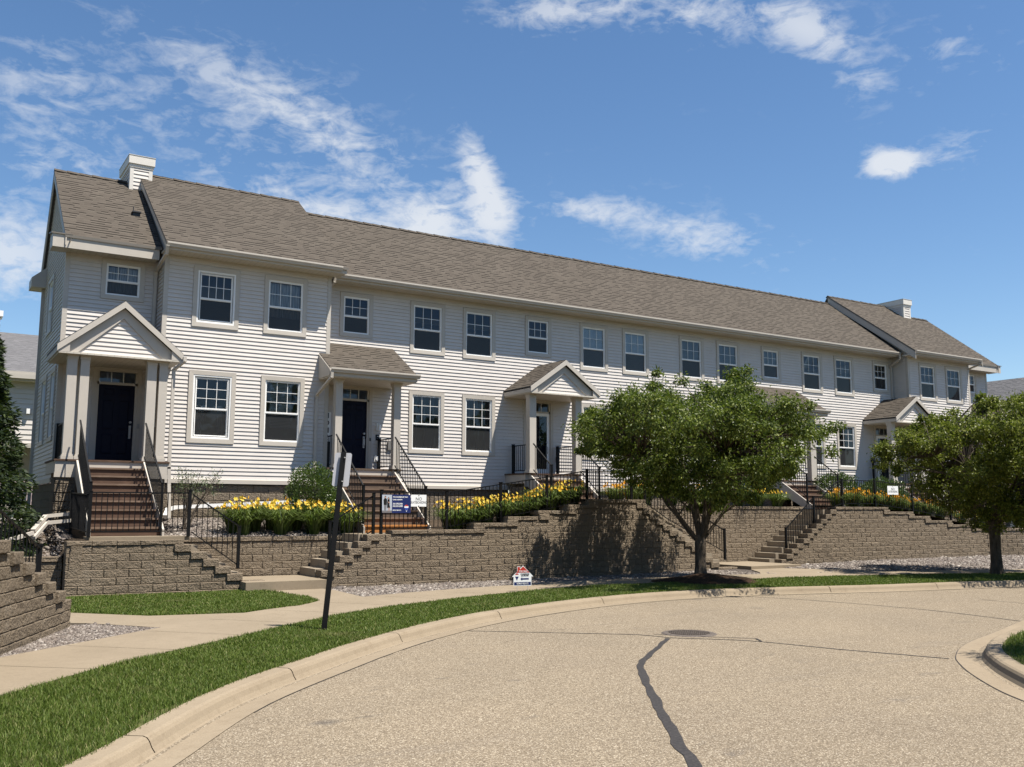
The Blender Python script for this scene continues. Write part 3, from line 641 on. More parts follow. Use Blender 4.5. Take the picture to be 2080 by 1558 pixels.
# porch five (shed) and six (gable)
shed_porch(25.80,28.30,23.45,24.98,4.62); column(26.1,26.3,23.72,23.92); column(27.66,27.94,23.72,23.92); deck(26.0,28.1,23.87,25.0); stair(26.15,27.72,23.87,.09,6,.27)
for x in (26.1,27.7): stair_rail(x,23.6,1.12,22.62,.42)
guard(26.2,23.95,24.88); guard(27.85,23.95,24.88); pier(26.05,26.3,23.95,24.8,0); pier(27.8,28.05,23.95,24.8,0)
gable_porch(32.25,34.92,33.59,4.56,23.45,25.0); column(32.3,32.55,23.72,23.92); column(34.05,34.25,23.72,23.92); deck(32.3,34.3,23.87,25.0); stair(32.6,34.0,23.87,-.2,7,.27)
for x in (32.6,34.0): stair_rail(x,23.6,1.12,22.3,.12)
guard(32.64,23.95,24.88); pier(32.35,32.6,23.95,24.8,-.6)
# downspouts
downspout(H,[(4.87,23.62,6.40),(4.87,23.72,6.22),(4.88,24.9,6.02),(4.88,24.94,5.9),(4.88,24.94,4.4)])
downspout(H,[(5.27,23.05,3.6),(5.27,23.05,3.5),(5.08,23.28,3.3),(5.08,23.28,.98),(5.1,23.28,.6),(5.12,23.2,-.2)])
downspout(H,[(9.47,24.37,6.40),(9.47,24.4,6.25),(9.37,24.9,6.05),(9.37,24.94,5.9),(9.37,24.94,4.66)])
downspout(H,[(9.06,23.32,3.62),(9.06,23.34,3.45),(8.98,24.18,3.05),(8.98,24.205,2.95),(8.98,24.205,.62)])
downspout(H,[(33.98,24.36,6.42),(33.98,24.38,6.22),(34.1,24.95,5.98),(34.16,24.95,5.85),(34.16,24.95,4.3)])
downspout(H,[(38.45,23.6,6.40),(38.45,23.62,6.3),(38.53,24.9,6.0),(38.55,24.94,5.9),(38.55,24.94,.8)])
m=MB(); P=[(5.2,24.0,.0),(5.45,24.02,.07),(8.7,24.05,.24)]
for i in range(2): m.bar(P[i],P[i+1],.10,.085)
m.bar((5.12,23.6,-.15),(5.25,23.9,0.02),.10,.085); m.bar((6.2,24.02,.05),(6.2,24.02,.19),.03,.1); m.build('drain_pipe',MAT['white'],H)
m=MB()
for dz,dy in ((0,0),(-.14,-.08)): m.bar((3.1,22.3+dy,-.06+dz),(2.42,22.2+dy,-.13+dz),.09,.07); m.bar((2.42,22.2+dy,-.13+dz),(2.15,21.7+dy,-.42+dz),.09,.07)
m.bar((2.15,21.65,-.46),(1.3,21.3,-.72),.09,.07); m.build('drain_pipe',MAT['trim'],H)
m=MB(); m.bar((XL-.05,29.35,6.2),(XL-.05,29.35,-.3),.08,.06); m.build('downspout',MAT['trim'],H)
# foundation blocks
def fwall(x0,x1,y,z0,z1=.64):
    m=MB(); z=z0; k=0
    while z<z1-.02:
        e=min(z+.2,z1); x=x0-(.2 if k%2 else 0)
        while x<x1:
            a,b=max(x,x0),min(x+.4,x1)
            if b-a>.05: block_face(m,(a,y),(1,0),b-a,z,e,.15,.012,5,3,.002)
            x+=.4
        z=e; k+=1
    m.build('foundation',MAT['foundation'],H)
fwall(5.0,9.28,24.30,-.36,.655); fwall(11.2,15.5,25.04,-.56); fwall(17.3,26.1,25.04,.0); fwall(28,32.4,25.04,-.2); fwall(34.35,38.4,24.31,-.6); fwall(3.1,4.6,25.04,-.6)
k=0; m=MB()
for zz in np.arange(-1.16,.62,.2):
    y=YB; 
    while y>25.0:
        L=min(.4,y-25.0)
        if L>.05: block_face(m,(XL+.03,y),(0,-1),L,zz,min(zz+.2,.64),.15,.012,3,2,.002)
        y-=.4 if (k%2 or y<YB) else .2
    k+=1
m.build('foundation',MAT['foundation'],H)
m=MB(); m.box(2.9,40.9,25.2,29.35,-1.95,.55); m.box(5.1,9.2,24.6,25.19,-1.95,.55); m.build('foundation',MAT['foundation'],H)
# fixtures beside the doors
def lamp(x,z=2.35):
    m=MB(); m.box(x-.045,x+.045,24.965,24.985,z-.10,z+.12); m.tube([(x,24.97,z+.08),(x,24.90,z+.11),(x,24.87,z+.06)],.011,6); l=m.build('wall_lamp',MAT['white'],H)
    s=MB(); s.tube([(x,24.87,z+.06),(x,24.87,z-.10)],[.035,.055],10); s.build('lamp_shade',MAT['white'],l)
lamp(11.12); lamp(32.74,2.3)
def boxpart(name,mat,*b): m=MB(); m.box(*b); m.build(name,MAT[mat],H)
boxpart('doorbell','dark',10.86,10.90,24.955,24.97,1.95,2.04); boxpart('doorbell','grey',4.63,4.69,24.955,24.975,2.0,2.12); boxpart('meter_box','grey',11.42,11.55,24.93,24.98,1.72,1.95); boxpart('mailbox','dark',32.62,32.78,24.88,24.98,2.0,2.15)
m=MB(); m.tube([(11.12,24.98,1.46),(11.12,24.9,1.46)],.07,14); m.box(11.02,11.22,24.955,24.98,1.37,1.55); m.build('dryer_vent',MAT['white'],H)
boxpart('outlet_box','grey',16.98+.27,17.36,24.95,24.98,1.55,1.7)
# ------------------------------------------------------------------ lettering helper (built-in font, turned into mesh)
def text(name,s,size,P0,ux,uz,mat,parent=None,align='CENTER',bold=0,ext=.002,squeeze=1):
    c=bpy.data.curves.new(name,'FONT'); c.body=s; c.size=size; c.align_x=align; c.align_y='CENTER'; c.extrude=ext; c.offset=bold; c.space_character=1.0; c.resolution_u=2
    t=bpy.data.objects.new(name,c); COL.objects.link(t); bpy.context.view_layer.update()
    me=bpy.data.meshes.new_from_object(t.evaluated_get(bpy.context.evaluated_depsgraph_get())); bpy.data.objects.remove(t)
    ux,uz=Vector(ux).normalized(),Vector(uz).normalized(); nn=ux.cross(uz); Mx=Matrix(((ux.x*squeeze,uz.x,nn.x,P0[0]),(ux.y*squeeze,uz.y,nn.y,P0[1]),(ux.z*squeeze,uz.z,nn.z,P0[2]),(0,0,0,1)))
    me.transform(Mx); me.name=name; me.materials.clear(); me.materials.append(mat); o=bpy.data.objects.new(name,me); COL.objects.link(o)
    if parent: attach(o,parent)
    return o
text('house_letter','E',.22,(11.1,24.975,2.05),(1,0,0),(0,0,1),MAT['ink_black'],H,'CENTER',.008,.006)
# ------------------------------------------------------------------ site: curves and ground sheets
def spline(pts,step=.35):
    P=[np.array(p,float) for p in pts]; P=[2*P[0]-P[1]]+P+[2*P[-1]-P[-2]]; out=[]
    for i in range(1,len(P)-2):
        a,b,c,d=P[i-1:i+3]; n=max(1,int(np.linalg.norm(c-b)/step))
        for k in range(n):
            t=k/n; out.append(.5*((2*b)+(c-a)*t+(2*a-5*b+4*c-d)*t*t+(3*b-a-3*c+d)*t**3))
    out.append(P[-2]); return [tuple(p) for p in out]
def offset(pl,d):
    r=[]
    for i,p in enumerate(pl):
        a,b=np.array(pl[max(i-1,0)]),np.array(pl[min(i+1,len(pl)-1)]); t=(b-a)/np.linalg.norm(b-a); r.append((p[0]-t[1]*d,p[1]+t[0]*d))
    return r
def inside(poly,X,Y):
    c=np.zeros(len(X),bool); n=len(poly); j=n-1
    for i in range(n):
        xi,yi=poly[i][:2]; xj,yj=poly[j][:2]
        if yi!=yj: c^=((yi>Y)!=(yj>Y))&(X<(xj-xi)*(Y-yi)/(yj-yi)+xi)
        j=i
    return c
ZR,ZG,ZW,ZB_=-1.75,-1.64,-1.635,-1.68
flow=spline([(-1.3,-12),(-1.3,-3),(-.75,3.0),(.35,5.6),(1.45,7.22),(2.68,8.97),(4.33,10.65),(5.0,11.28),(6.08,12.19),(8.0,13.47),(10.2,14.42),(12.4,14.97),(14.5,15.0),(16.5,14.62),(18.5,14.1),(20.6,13.75),(22.8,13.25),(30,10.9),(42,6)])
swf=spline([(-4.4,-12),(-4.3,-3),(-3.2,2.5),(-2.0,5.8),(-.6,8.0),(.6,9.55),(1.75,10.95),(3.1,12.2),(4.4,13.35),(5.8,14.55),(7.56,15.6),(10.7,16.85),(13.0,17.3),(16.8,17.2),(20.4,16.7),(26.2,15.1),(34,12.4),(46,7.5)])
swb=spline([(-6,-12),(-5.8,-3),(-4.7,3.0),(-3.3,6.8),(-1.9,9.1),(-.5,10.8),(.98,12.34),(2.11,13.38),(3.17,14.35),(5.2,16.0),(7.5,17.35),(9.2,17.95),(11.1,18.35),(13.8,18.75),(17.9,18.55),(20.5,18.0),(27.6,16.1),(35,13.5),(47,8.7)])
kback=offset(flow,.235)
m=MB(); m.poly([(-400,-400),(400,-400),(400,400),(-400,400)],-1.9); struct(m.build('ground',MAT['turf']))
m=MB(); m.poly([(-30,-30),(70,-30),(70,15.6),(-30,15.6)],ZR); struct(m.build('road',MAT['road']))
def sweep(pl,prof,name,mat,joint=3.05,start=0):
    m=MB(); L=[]; 
    for d,z in prof: L.append([(x,y,z) for x,y in offset(pl,d)])
    s=start; last=0
    for i in range(len(pl)-1):
        s+=math.dist(pl[i],pl[i+1]); g=int(s/joint)>last
        if g: last=int(s/joint)
        for k in range(len(prof)-1):
            a,b=L[k][i],L[k+1][i]; c,d=L[k+1][i+1],L[k][i+1]
            if g:
                f=lambda p,q:tuple(p[j]+(q[j]-p[j])*.955 for j in range(3)); d2,c2=f(a,d),f(b,c); m.face([a,d2,c2,b])
                if k>1: 
                    e=.012; m.face([(d2[0],d2[1],d2[2]-e),(d[0],d[1],d[2]-e),(c[0],c[1],c[2]-e),(c2[0],c2[1],c2[2]-e)],1)
                else: m.face([d2,d,c,c2])
            else: m.face([a,d,c,b])
    return struct(m.build(name,[mat,MAT['soil']],None,False))
KP=[(-.28,-1.743),(-.03,-1.751),(.0,-1.746),(.025,-1.71),(.045,-1.665),(.065,-1.640),(.095,-1.629),(.235,-1.626),(.235,-1.9)]
sweep(flow,KP,'kerb',MAT['kerb'],3.05,1.3)
isl=offset(spline([(40,14.3),(24,11.6),(17.5,9.75),(13.64,8.44),(12.05,7.88),(11.0,7.32),(10.42,6.88),(9.8,6.3),(9.1,5.5),(8.6,4.6),(8.4,3.4),(8.45,1.5),(8.9,-6)],.2),.28)
sweep(isl,KP,'kerb',MAT['kerb'],3.05,0)
ib=offset(isl,.23); isl_poly=ib+[(40,-6)]; isl_e=offset(isl,-.285)[8:-4:2]
m=MB(); m.poly(isl_poly,-1.63); struct(m.build('island_lawn',MAT['turf']))
verge=[p for p in kback]+swf[::-1]
m=MB(); m.poly(verge,ZG); struct(m.build('lawn_verge',MAT['turf']))
def ribbon(a,b,z,mat,name,joint=1.5):
    """pavement slabs between two curves, resampled to the same parameter, with tooled joints"""
    def res(pl,n):
        P=np.array(pl); d=np.r_[0,np.cumsum(np.linalg.norm(np.diff(P,axis=0),axis=1))]; t=np.linspace(0,d[-1],n); return np.c_[np.interp(t,d,P[:,0]),np.interp(t,d,P[:,1])]
    n=int(sum(math.dist(b[i],b[i+1]) for i in range(len(b)-1))/.3); A,B=res(a,n),res(b,n); m=MB()
    for i in range(n-1):
        a0,a1,b0,b1=A[i],A[i+1],B[i],B[i+1]
        if i%5==0:
            g=.045; p=a0+(a1-a0)*g; q=b0+(b1-b0)*g
            m.face([(a0[0],a0[1],z-.012),(p[0],p[1],z-.012),(q[0],q[1],z-.012),(b0[0],b0[1],z-.012)],1); a0,b0=p,q
        m.face([(a0[0],a0[1],z),(a1[0],a1[1],z),(b1[0],b1[1],z),(b0[0],b0[1],z)])
    return struct(m.build(name,[mat,MAT['soil']]))
ribbon(swf,swb,ZW,MAT['concrete'],'sidewalk')
# gravel ground behind the sidewalk, with the bank rising to the wall on the right
def gz(x,y):
    return -1.68+np.interp(x,[18,26,45],[0,.08,.12])*np.clip((np.asarray(y)-17)/3.5,0,1)
g=MB(); xs=np.arange(-8,48,.8)
bx=np.array([p[0] for p in swb]); by=np.array([p[1] for p in swb])
o=np.argsort(bx); yb=lambda x: float(np.interp(x,bx[o],by[o]))-.02
for i in range(len(xs)-1):
    x0,x1=xs[i],xs[i+1]; n=6
    for k in range(n):
        f=lambda x,t:(x,yb(x)+(23.5-yb(x))*t)
        q=[f(x0,k/n),f(x1,k/n),f(x1,(k+1)/n),f(x0,(k+1)/n)]; g.face([(x,y,float(gz(x,y))) for x,y in q])
struct(g.build('gravel_bed',MAT['gravel']))
lawnA=[(2.3,17.15),(3.3,16.0),(4.72,15.72),(5.9,16.35),(6.5,17.05),(6.62,18.0),(6.5,19.2),(6.42,19.98),(2.5,19.98)]
lawnA=lawnA[:7]+[(6.42,19.6),(6.4,20.02),(2.5,20.02)]
m=MB(); m.poly(lawnA,-1.645); struct(m.build('lawn_patch',MAT['turf']))
def slab(pts,z,name): m=MB(); m.poly(pts,z,0,.1); return struct(m.build(name,MAT['concrete']))
slab([(6.45,19.62),(7.55,19.62),(7.62,19.1),(7.5,17.3),(5.7,16.12),(6.45,17.0),(6.62,18.0)],-1.639,'path')
slab([(3.12,14.34),(5.0,15.85),(5.72,16.2),(4.72,15.68),(3.3,16.0),(2.28,17.15),(1.0,18.5),(-1.0,20.5),(-2.2,19.4),(.6,16.6),(2.3,15.45)],-1.641,'path')
slab([(20.6,20.0),(21.9,20.0),(22.9,18.6),(23.4,17.25),(19.2,18.3),(19.9,19.0)],-1.640,'path')
# sealed cracks and manhole
def crack(pts,w,z=ZR+.004):
    pl=spline(pts,.18); m=MB(); w=w if hasattr(w,'__len__') else (w,w); n=len(pl); L=[];Rr=[]
    for i,p in enumerate(pl):
        a,b=np.array(pl[max(i-1,0)]),np.array(pl[min(i+1,n-1)]); t=(b-a)/np.linalg.norm(b-a); ww=(w[0]+(w[1]-w[0])*i/n)*RNG.uniform(.8,1.2)/2; j=RNG.uniform(-.3,.3)*ww
        L.append((p[0]-t[1]*(ww+j),p[1]+t[0]*(ww+j),z)); Rr.append((p[0]+t[1]*(ww-j),p[1]-t[0]*(ww-j),z))
    for i in range(n-1): m.face([Rr[i],Rr[i+1],L[i+1],L[i]])
    struct(m.build('road_crack_seal',MAT['tar']))
crack([(7.1,12.55),(7.92,11.85),(8.98,10.9),(9.13,10.45),(9.85,9.65),(10.24,8.5),(10.75,7.25)],(.026,.04))
crack([(9.07,10.4),(8.6,10.0),(7.9,9.4),(7.23,8.77),(6.65,8.0),(6.2,7.35),(5.75,6.7),(5.4,6.2),(5.0,5.6),(4.75,5.2),(4.0,4.2),(3.1,3.4)],(.07,.10),ZR+.005)
crack([(14.9,14.6),(15.37,13.4),(15.7,11.1),(15.4,9.0),(15.0,7.5)],.03); ge=offset(flow,-.285)[30:-20]
for k in range(0,len(ge)-6,5):
    if RNG.random()<.6: crack(ge[k:k+RNG.randint(3,6)],(.008,.014))
crack(isl_e,.010); crack([(18.5,11.7),(18.45,10.8),(18.3,9.9)],.025); crack([(9.2,10.85),(9.6,10.3),(10.1,9.75),(9.95,9.5)],.03,ZR+.006)
mh=empty('manhole_cover',(9.7,10.67,ZR),'round cast iron manhole cover set in the tan road at the crack fork','manhole cover')
m=MB(); ring=lambda r,z,n=40:[(9.7+r*math.cos(2*math.pi*i/n),10.67+r*math.sin(2*math.pi*i/n),z) for i in range(n)]
a,b,c=ring(.30,ZR+.012),ring(.37,ZR+.012),ring(.40,ZR+.001)
for i in range(40):
    j=(i+1)%40; m.face([a[i],b[i],b[j],a[j]]); m.face([b[i],c[i],c[j],b[j]])
m.build('ring',MAT['iron'],mh)
m=MB(); m.face(ring(.29,ZR+.007))
for i in range(-6,7):
    for j in range(-6,7):
        x,y=i*.042,j*.042
        if x*x+y*y<.27**2: m.box(9.7+x-.013,9.7+x+.013,10.67+y-.013,10.67+y+.013,ZR+.0075,ZR+.015)
m.build('lid',MAT['iron'],mh)

# ------------------------------------------------------------------ split-face block walls
def blockwall(name,label,path,zb,top,h=.152,L=.457,dep=.27,cap=True,batter=.012,cat='retaining wall',seed=1,caps=None,steps_ends=True):
    rng=random.Random(seed); P=[np.array(p,float) for p in path]; D=[0]
    for i in range(len(P)-1): D.append(D[-1]+np.linalg.norm(P[i+1]-P[i]))
    def at(s):
        s=min(max(s,0),D[-1]-1e-6); i=max(k for k in range(len(P)-1) if D[k]<=s); t=(P[i+1]-P[i])/(D[i+1]-D[i]); return P[i]+t*(s-D[i]),t
    ref=at
    root=empty(name,(P[0][0],P[0][1],zb),label,cat); m=MB(); k=0; cp=MB(); zmax=max(top(s) for s in np.linspace(0,D[-1],200))
    SB=MB()
    while zb+k*h<zmax-.02:
        ext=[9e9,-1]; z0=zb+k*h; s=-(L/2 if k%2 else 0)
        while s<D[-1]-.03:
            a,b=max(s,0),min(s+L,D[-1]); s+=L
            if b-a<.06: continue
            # trim the course where the stepped top cuts it off
            q=np.linspace(a+.003,b-.003,60); ok=[top(x)>=z0+h*.6 for x in q]
            if not any(ok): continue
            if not all(ok):
                idx=[i for i,v in enumerate(ok) if v]; a2,b2=(a if ok[0] else q[idx[0]]),(b if ok[-1] else q[idx[-1]])
                a,b=a2,b2
                if b-a<.09: continue
            o,t=at(a); e,_=at(b); t=e-o; ln=np.linalg.norm(t); t=t/ln; n=np.array((t[1],-t[0])); o=o-n*batter*k
            block_face(m,(o[0],o[1]),(t[0],t[1]),ln,z0,z0+h,dep,.015,5,3,.003,rng); ext[0]=min(ext[0],a); ext[1]=max(ext[1],b)
        if steps_ends and k>0 and ext[1]>0:
            for (sa,sb,on) in ((ext[1]-.30,ext[1]+.03,ext[1]<D[-1]-.04),(ext[0]-.03,ext[0]+.30,ext[0]>.04)):
                if not on: continue
                sa,sb=max(sa,0),min(sb,D[-1]); o,t=at(sa); e,_=at(sb); t=e-o; ln=np.linalg.norm(t); t=t/ln; n=np.array((t[1],-t[0])); o=o-n*(batter*k-.045)
                block_face(SB,(o[0],o[1]),(t[0],t[1]),ln,z0+.004,z0+h+.004,dep+.05,.012,5,3,.002,rng)
        k+=1
    if SB.f: SB.build('step_block',MAT['block'],root)
    m.build('block_courses',MAT['block'],root)
    if caps:
        for (s0,s1) in caps:
            s=s0
            while s<s1-.05:
                b=min(s+L*rng.uniform(.95,1.05),s1)
                if s1-b<.15: b=s1
                o,t=at(s); e,_=at(b); t=e-o; ln=np.linalg.norm(t); t=t/ln; n=np.array((t[1],-t[0])); zt=top((s+b)/2); kk=(zt-zb)/h; o=o-n*(batter*kk-.035)
                zt=zb+math.floor((zt-zb)/h+.4)*h
                block_face(cp,(o[0],o[1]),(t[0],t[1]),ln,zt+.003,zt+.095,dep+.08,.014,5,2,.003,rng); s=b
        cp.build('cap_course',MAT['block'],root)
    return root
def stepfn(xs,zs,pre=lambda s:s):
    return lambda s: float(np.interp(pre(s),xs,zs))
# A: terrace below the first porch
zb=-1.75
def topA(s): x=2.57+s; return -.62 if x<4.74 else max(-1.46,-.62-(x-4.74)*.152/.243)
blockwall('retaining_wall','tan block wall below the leftmost porch stair, stepping down on its right',[(2.57,20.0),(6.42,20.0)],zb,topA,seed=3,caps=[(0,2.17)])
blockwall('retaining_wall','short end wall turning back from the leftmost terrace corner',[(2.585,21.9),(2.585,20.02)],zb,lambda s:-.62 if s>.8 else -.8,seed=4,dep=.2,L=.4)
blockwall('retaining_wall','low shaded block wall holding the gravel slope at the left house end',[(.2,20.5),(2.56,20.35)],zb,lambda s:-1.0,seed=5,caps=[(0,2.36)])
blockwall('retaining_wall','block wall behind the left landing with yellow lilies along its cap',[(4.75,21.42),(8.72,21.42)],zb,lambda s:-.69,seed=6,caps=[(0,3.97)])
# B: long middle wall
pathB=[(7.62,20.1),(11.2,20.1),(13,20.2),(15.2,20.35),(17.4,20.5),(21.25,20.55)]
def topB(s):
    x=7.62+s*.9985
    if x<9.2: return -1.43+(x-7.62)*(.152/.215)+.02 if x<9.0 else -.55
    for a,z in ((11.55,-.55),(12.55,-.40),(13.5,-.25),(14.45,-.10),(15.2,.05),(17.25,.20)):
        if x<a: return z
    return max(-1.58,.18-(x-17.25)*.152/.232)
blockwall('retaining_wall','long tall block wall behind the street tree, highest in the middle, stepped at both ends',pathB,zb,topB,seed=7,caps=[(1.75,3.93),(3.93,4.93),(4.93,5.88),(5.88,6.84),(6.84,7.59),(7.59,9.64)])
blockwall('retaining_wall','block wall beside the long concrete stair, capped under a lily bed',[(17.5,22.2),(25.6,22.2)],zb,lambda s:.10,seed=8,caps=[(0,8.1)])
pathD=[(22.75,20.8),(25.7,21.0),(34,21.0),(41,19.2)]
def topD(s):
    x=22.75+s*.997
    if x<25.7: return -1.5+(x-22.75)*.152/.266
    for a,z in ((28.4,.10),(29.72,-.05),(30.62,-.20),(31.9,-.35),(33.3,-.50)):
        if x<a: return z
    return -.65
blockwall('retaining_wall','long block wall above the gravel bank on the right, stepping down rightwards',pathD,zb,topD,seed=9,caps=[(2.95,5.65),(5.65,6.98),(6.98,7.9),(7.9,9.15),(9.15,10.55),(10.55,18)])
# C: near left wall, stepping up away from the path end
def topC(s): return -1.6+.305+.152*int(s/.457+.001)
pc=[(2.06,15.2),(.92,12.45),(-.9,9.3)]
rootC=blockwall('retaining_wall','nearest block wall at the left edge, stair-stepped down to the path',pc[::-1],-1.72,lambda s:topC(6.62-s),seed=10,batter=.004)

# ------------------------------------------------------------------ upper terraces
tx=[-3,1,2.52,2.62,4.7,9.2,11.3,13.3,15.2,18,26,28.4,30.6,33.3,36,48]; tz=[-1.3,-1.02,-.95,-.58,-.585,-.585,-.52,-.22,.16,.18,.10,.10,-.12,-.48,-.62,-.7]
def T(x,y):
    z=np.interp(x,tx,tz); r=np.clip((np.asarray(y)-21.7)/2.4,0,1)
    w=np.interp(x,[1,2.5,2.7,4.7,5.1,8.9,9.3,11.2,13],[.7,.7,.3,0,.38,.38,0,.1,0]); return z+w*r
def wally(x): return np.interp(x,[-3,2.5,2.61,7.6,13,15.2,17.4,22.7,26,34,41],[20.6,20.5,20.15,20.22,20.35,20.5,20.65,20.9,21.12,21.12,19.35])
m=MB(); st=.25
for x in np.arange(-3,46,st):
    for y in np.arange(19.6,25.3,st):
        cx,cy=x+st/2,y+st/2
        if cy<wally(cx)+.08 or (4.75<cx<8.75 and cy<21.5) or (17.4<cx<25.6 and 20.7<cy<22.3): continue
        m.face([(a,b,float(T(a,b))) for a,b in ((x,y),(x+st,y),(x+st,y+st),(x,y+st))])
struct(m.build('terrace_ground',MAT['soil']))
m=MB(); m.box(3.0,4.9,20.3,21.05,-.60,-.53); m.box(8.72,11.15,20.35,21.5,-.60,-.53); struct(m.build('terrace_landing',MAT['concrete']))
m=MB(); m.box(15.4,17.4,20.75,22.55,.10,.20); struct(m.build('terrace_landing',MAT['concrete']))
m=MB(); m.box(25.55,27.9,21.3,22.5,-.0,.085); struct(m.build('terrace_landing',MAT['concrete']))
def steps(label,x0,run,n,z0,rise,y0,y1,xe,pad=None):
    root=empty('concrete_steps',(x0,(y0+y1)/2,z0),label,'steps')
    for i in range(n):
        m=MB(); z=z0+rise*(i+1); a=x0+run*i; j=RNG.uniform(-.004,.004); lo,hi=(a,xe) if run>0 else (xe,a)
        m.box(lo,hi,y0+j,y1+j,z-rise+.001 if i else z0-.3,z); m.build('step',MAT['step'],root)
    if pad:
        m=MB(); m.box(*pad); m.build('landing',MAT['concrete'],root)
    return root
steps('concrete steps climbing right from the left landing to the second porch',7.66,.252,5,-1.46,.186,20.42,21.4,8.74,(5.9,7.64,19.62,21.38,-1.75,-1.455))
steps('concrete steps hidden behind the stepped wall, down from the leftmost porch',5.95,-.29,4,-1.46,.186,20.3,21.38,4.76)
steps('long concrete stair climbing right to the fourth porch, between block walls',22.72,.283,10,-1.62,.170,21.27,22.15,25.56,(20.62,22.7,20.0,22.15,-1.76,-1.555))
steps('concrete steps behind the street tree, down from the middle porch',20.2,-.28,9,-1.56,.18,20.85,22.1,17.42)
# gravel and stones that can be told apart, one loose mass per bed
def stones(name,poly,dens,size,zf,seed=1,flat=.6):
    rg=np.random.default_rng(seed); xs=[p[0] for p in poly]; ys=[p[1] for p in poly]; A=(max(xs)-min(xs))*(max(ys)-min(ys)); n=int(A*dens)
    X=rg.uniform(min(xs),max(xs),n); Y=rg.uniform(min(ys),max(ys),n); k=inside(poly,X,Y); X,Y=X[k],Y[k]; n=len(X)
    cube=np.array([(-1,-1,-1),(1,-1,-1),(1,1,-1),(-1,1,-1),(-1,-1,1),(1,-1,1),(1,1,1),(-1,1,1)],float)*.62
    sc=size*rg.lognormal(0,.28,(n,1))*rg.uniform(.7,1.3,(n,3)); sc[:,2]*=flat
    V=(cube[None]*(1+rg.uniform(-.35,.35,(n,8,3))))*sc[:,None,:]; a=rg.uniform(0,6.28,n); ca,sa=np.cos(a)[:,None],np.sin(a)[:,None]
    tl=rg.uniform(-.5,.5,n)[:,None]; V[:,:,2]+=V[:,:,0]*tl
    x=V[:,:,0]*ca-V[:,:,1]*sa+X[:,None]; y=V[:,:,0]*sa+V[:,:,1]*ca+Y[:,None]; z=V[:,:,2]+(zf(X,Y)+sc[:,2]*.25)[:,None]
    F=np.array([(3,2,1,0),(4,5,6,7),(0,1,5,4),(1,2,6,5),(2,3,7,6),(3,0,4,7)]); F=(F[None]+8*np.arange(n)[:,None,None]).reshape(-1,4)
    o=np_mesh(name,np.stack([x,y,z],-1).reshape(-1,3),F,MAT['stone']); return o
gr='loose river gravel '
def gravel(label,*a,**k): tag(stones('gravel',*a,**k),label,'gravel',None,'stuff')
gravel('pale river gravel wedge in front of the nearest left wall',[(.5,12.0),(.98,12.42),(2.05,13.4),(3.15,14.36),(2.5,15.4),(2.05,15.4),(1.75,15.0),(.7,12.4)],2600,.016,lambda x,y:gz(x,y)+.02,1)
sb=[p for p in swb if 7.3<p[0]<20]
gravel('river gravel strip between the sidewalk and the long middle wall',[(x,y+.02) for x,y in sb]+[(19.6,20.6),(17.4,20.48),(13,20.18),(7.7,20.08),(7.6,19.3),(7.55,17.5)],800,.026,gz,2)
sb=[p for p in swb if 20<p[0]<41]
gravel('wide bank of river gravel below the right wall',[(x,y+.02) for x,y in sb]+[(40,19.2),(34,20.9),(26,20.9),(22.8,20.6),(21.95,20.0),(23.0,18.5)],420,.030,gz,3)
gravel('gravel mulch between the leftmost stair and the lilies',[(4.75,21.5),(6.3,21.6),(8.9,21.55),(9.0,24.2),(5.1,24.2),(4.7,22.0)],800,.025,T,4)
gravel('gravel slope below the left house end',[(.4,20.6),(2.5,20.5),(2.9,21.8),(2.9,25),(-.5,25)],800,.025,T,5)
# tree mulch ring
m=MB(); n=40
prev=None
for r,z in ((1.25,-1.645),(.95,-1.58),(.6,-1.53),(.18,-1.46)):
    c=[(16.12+(r*(1+.12*math.sin(3*t+1)+RNG.uniform(-.05,.05)))*1.15*math.cos(t),17.0+r*(.95+RNG.uniform(-.05,.05))*math.sin(t),z+RNG.uniform(-.015,.015)) for t in [2*math.pi*i/n for i in range(n)]]
    if prev:
        for i in range(n): m.face([prev[i],prev[(i+1)%n],c[(i+1)%n],c[i]])
    prev=c
m.face(prev); struct(m.build('mulch_ring',MAT['mulch']))
def inpd(poly,A,Zz):
    d=np.full(len(A),9.)
    for i in range(len(poly)):
        p,q=np.array(poly[i]),np.array(poly[(i+1)%len(poly)]); v=q-p; l=v@v
        if l<1e-9: continue
        t=np.clip(((A-p[0])*v[0]+(Zz-p[1])*v[1])/l,0,1); d=np.minimum(d,np.hypot(A-p[0]-t*v[0],Zz-p[1]-t*v[1]))
    return d
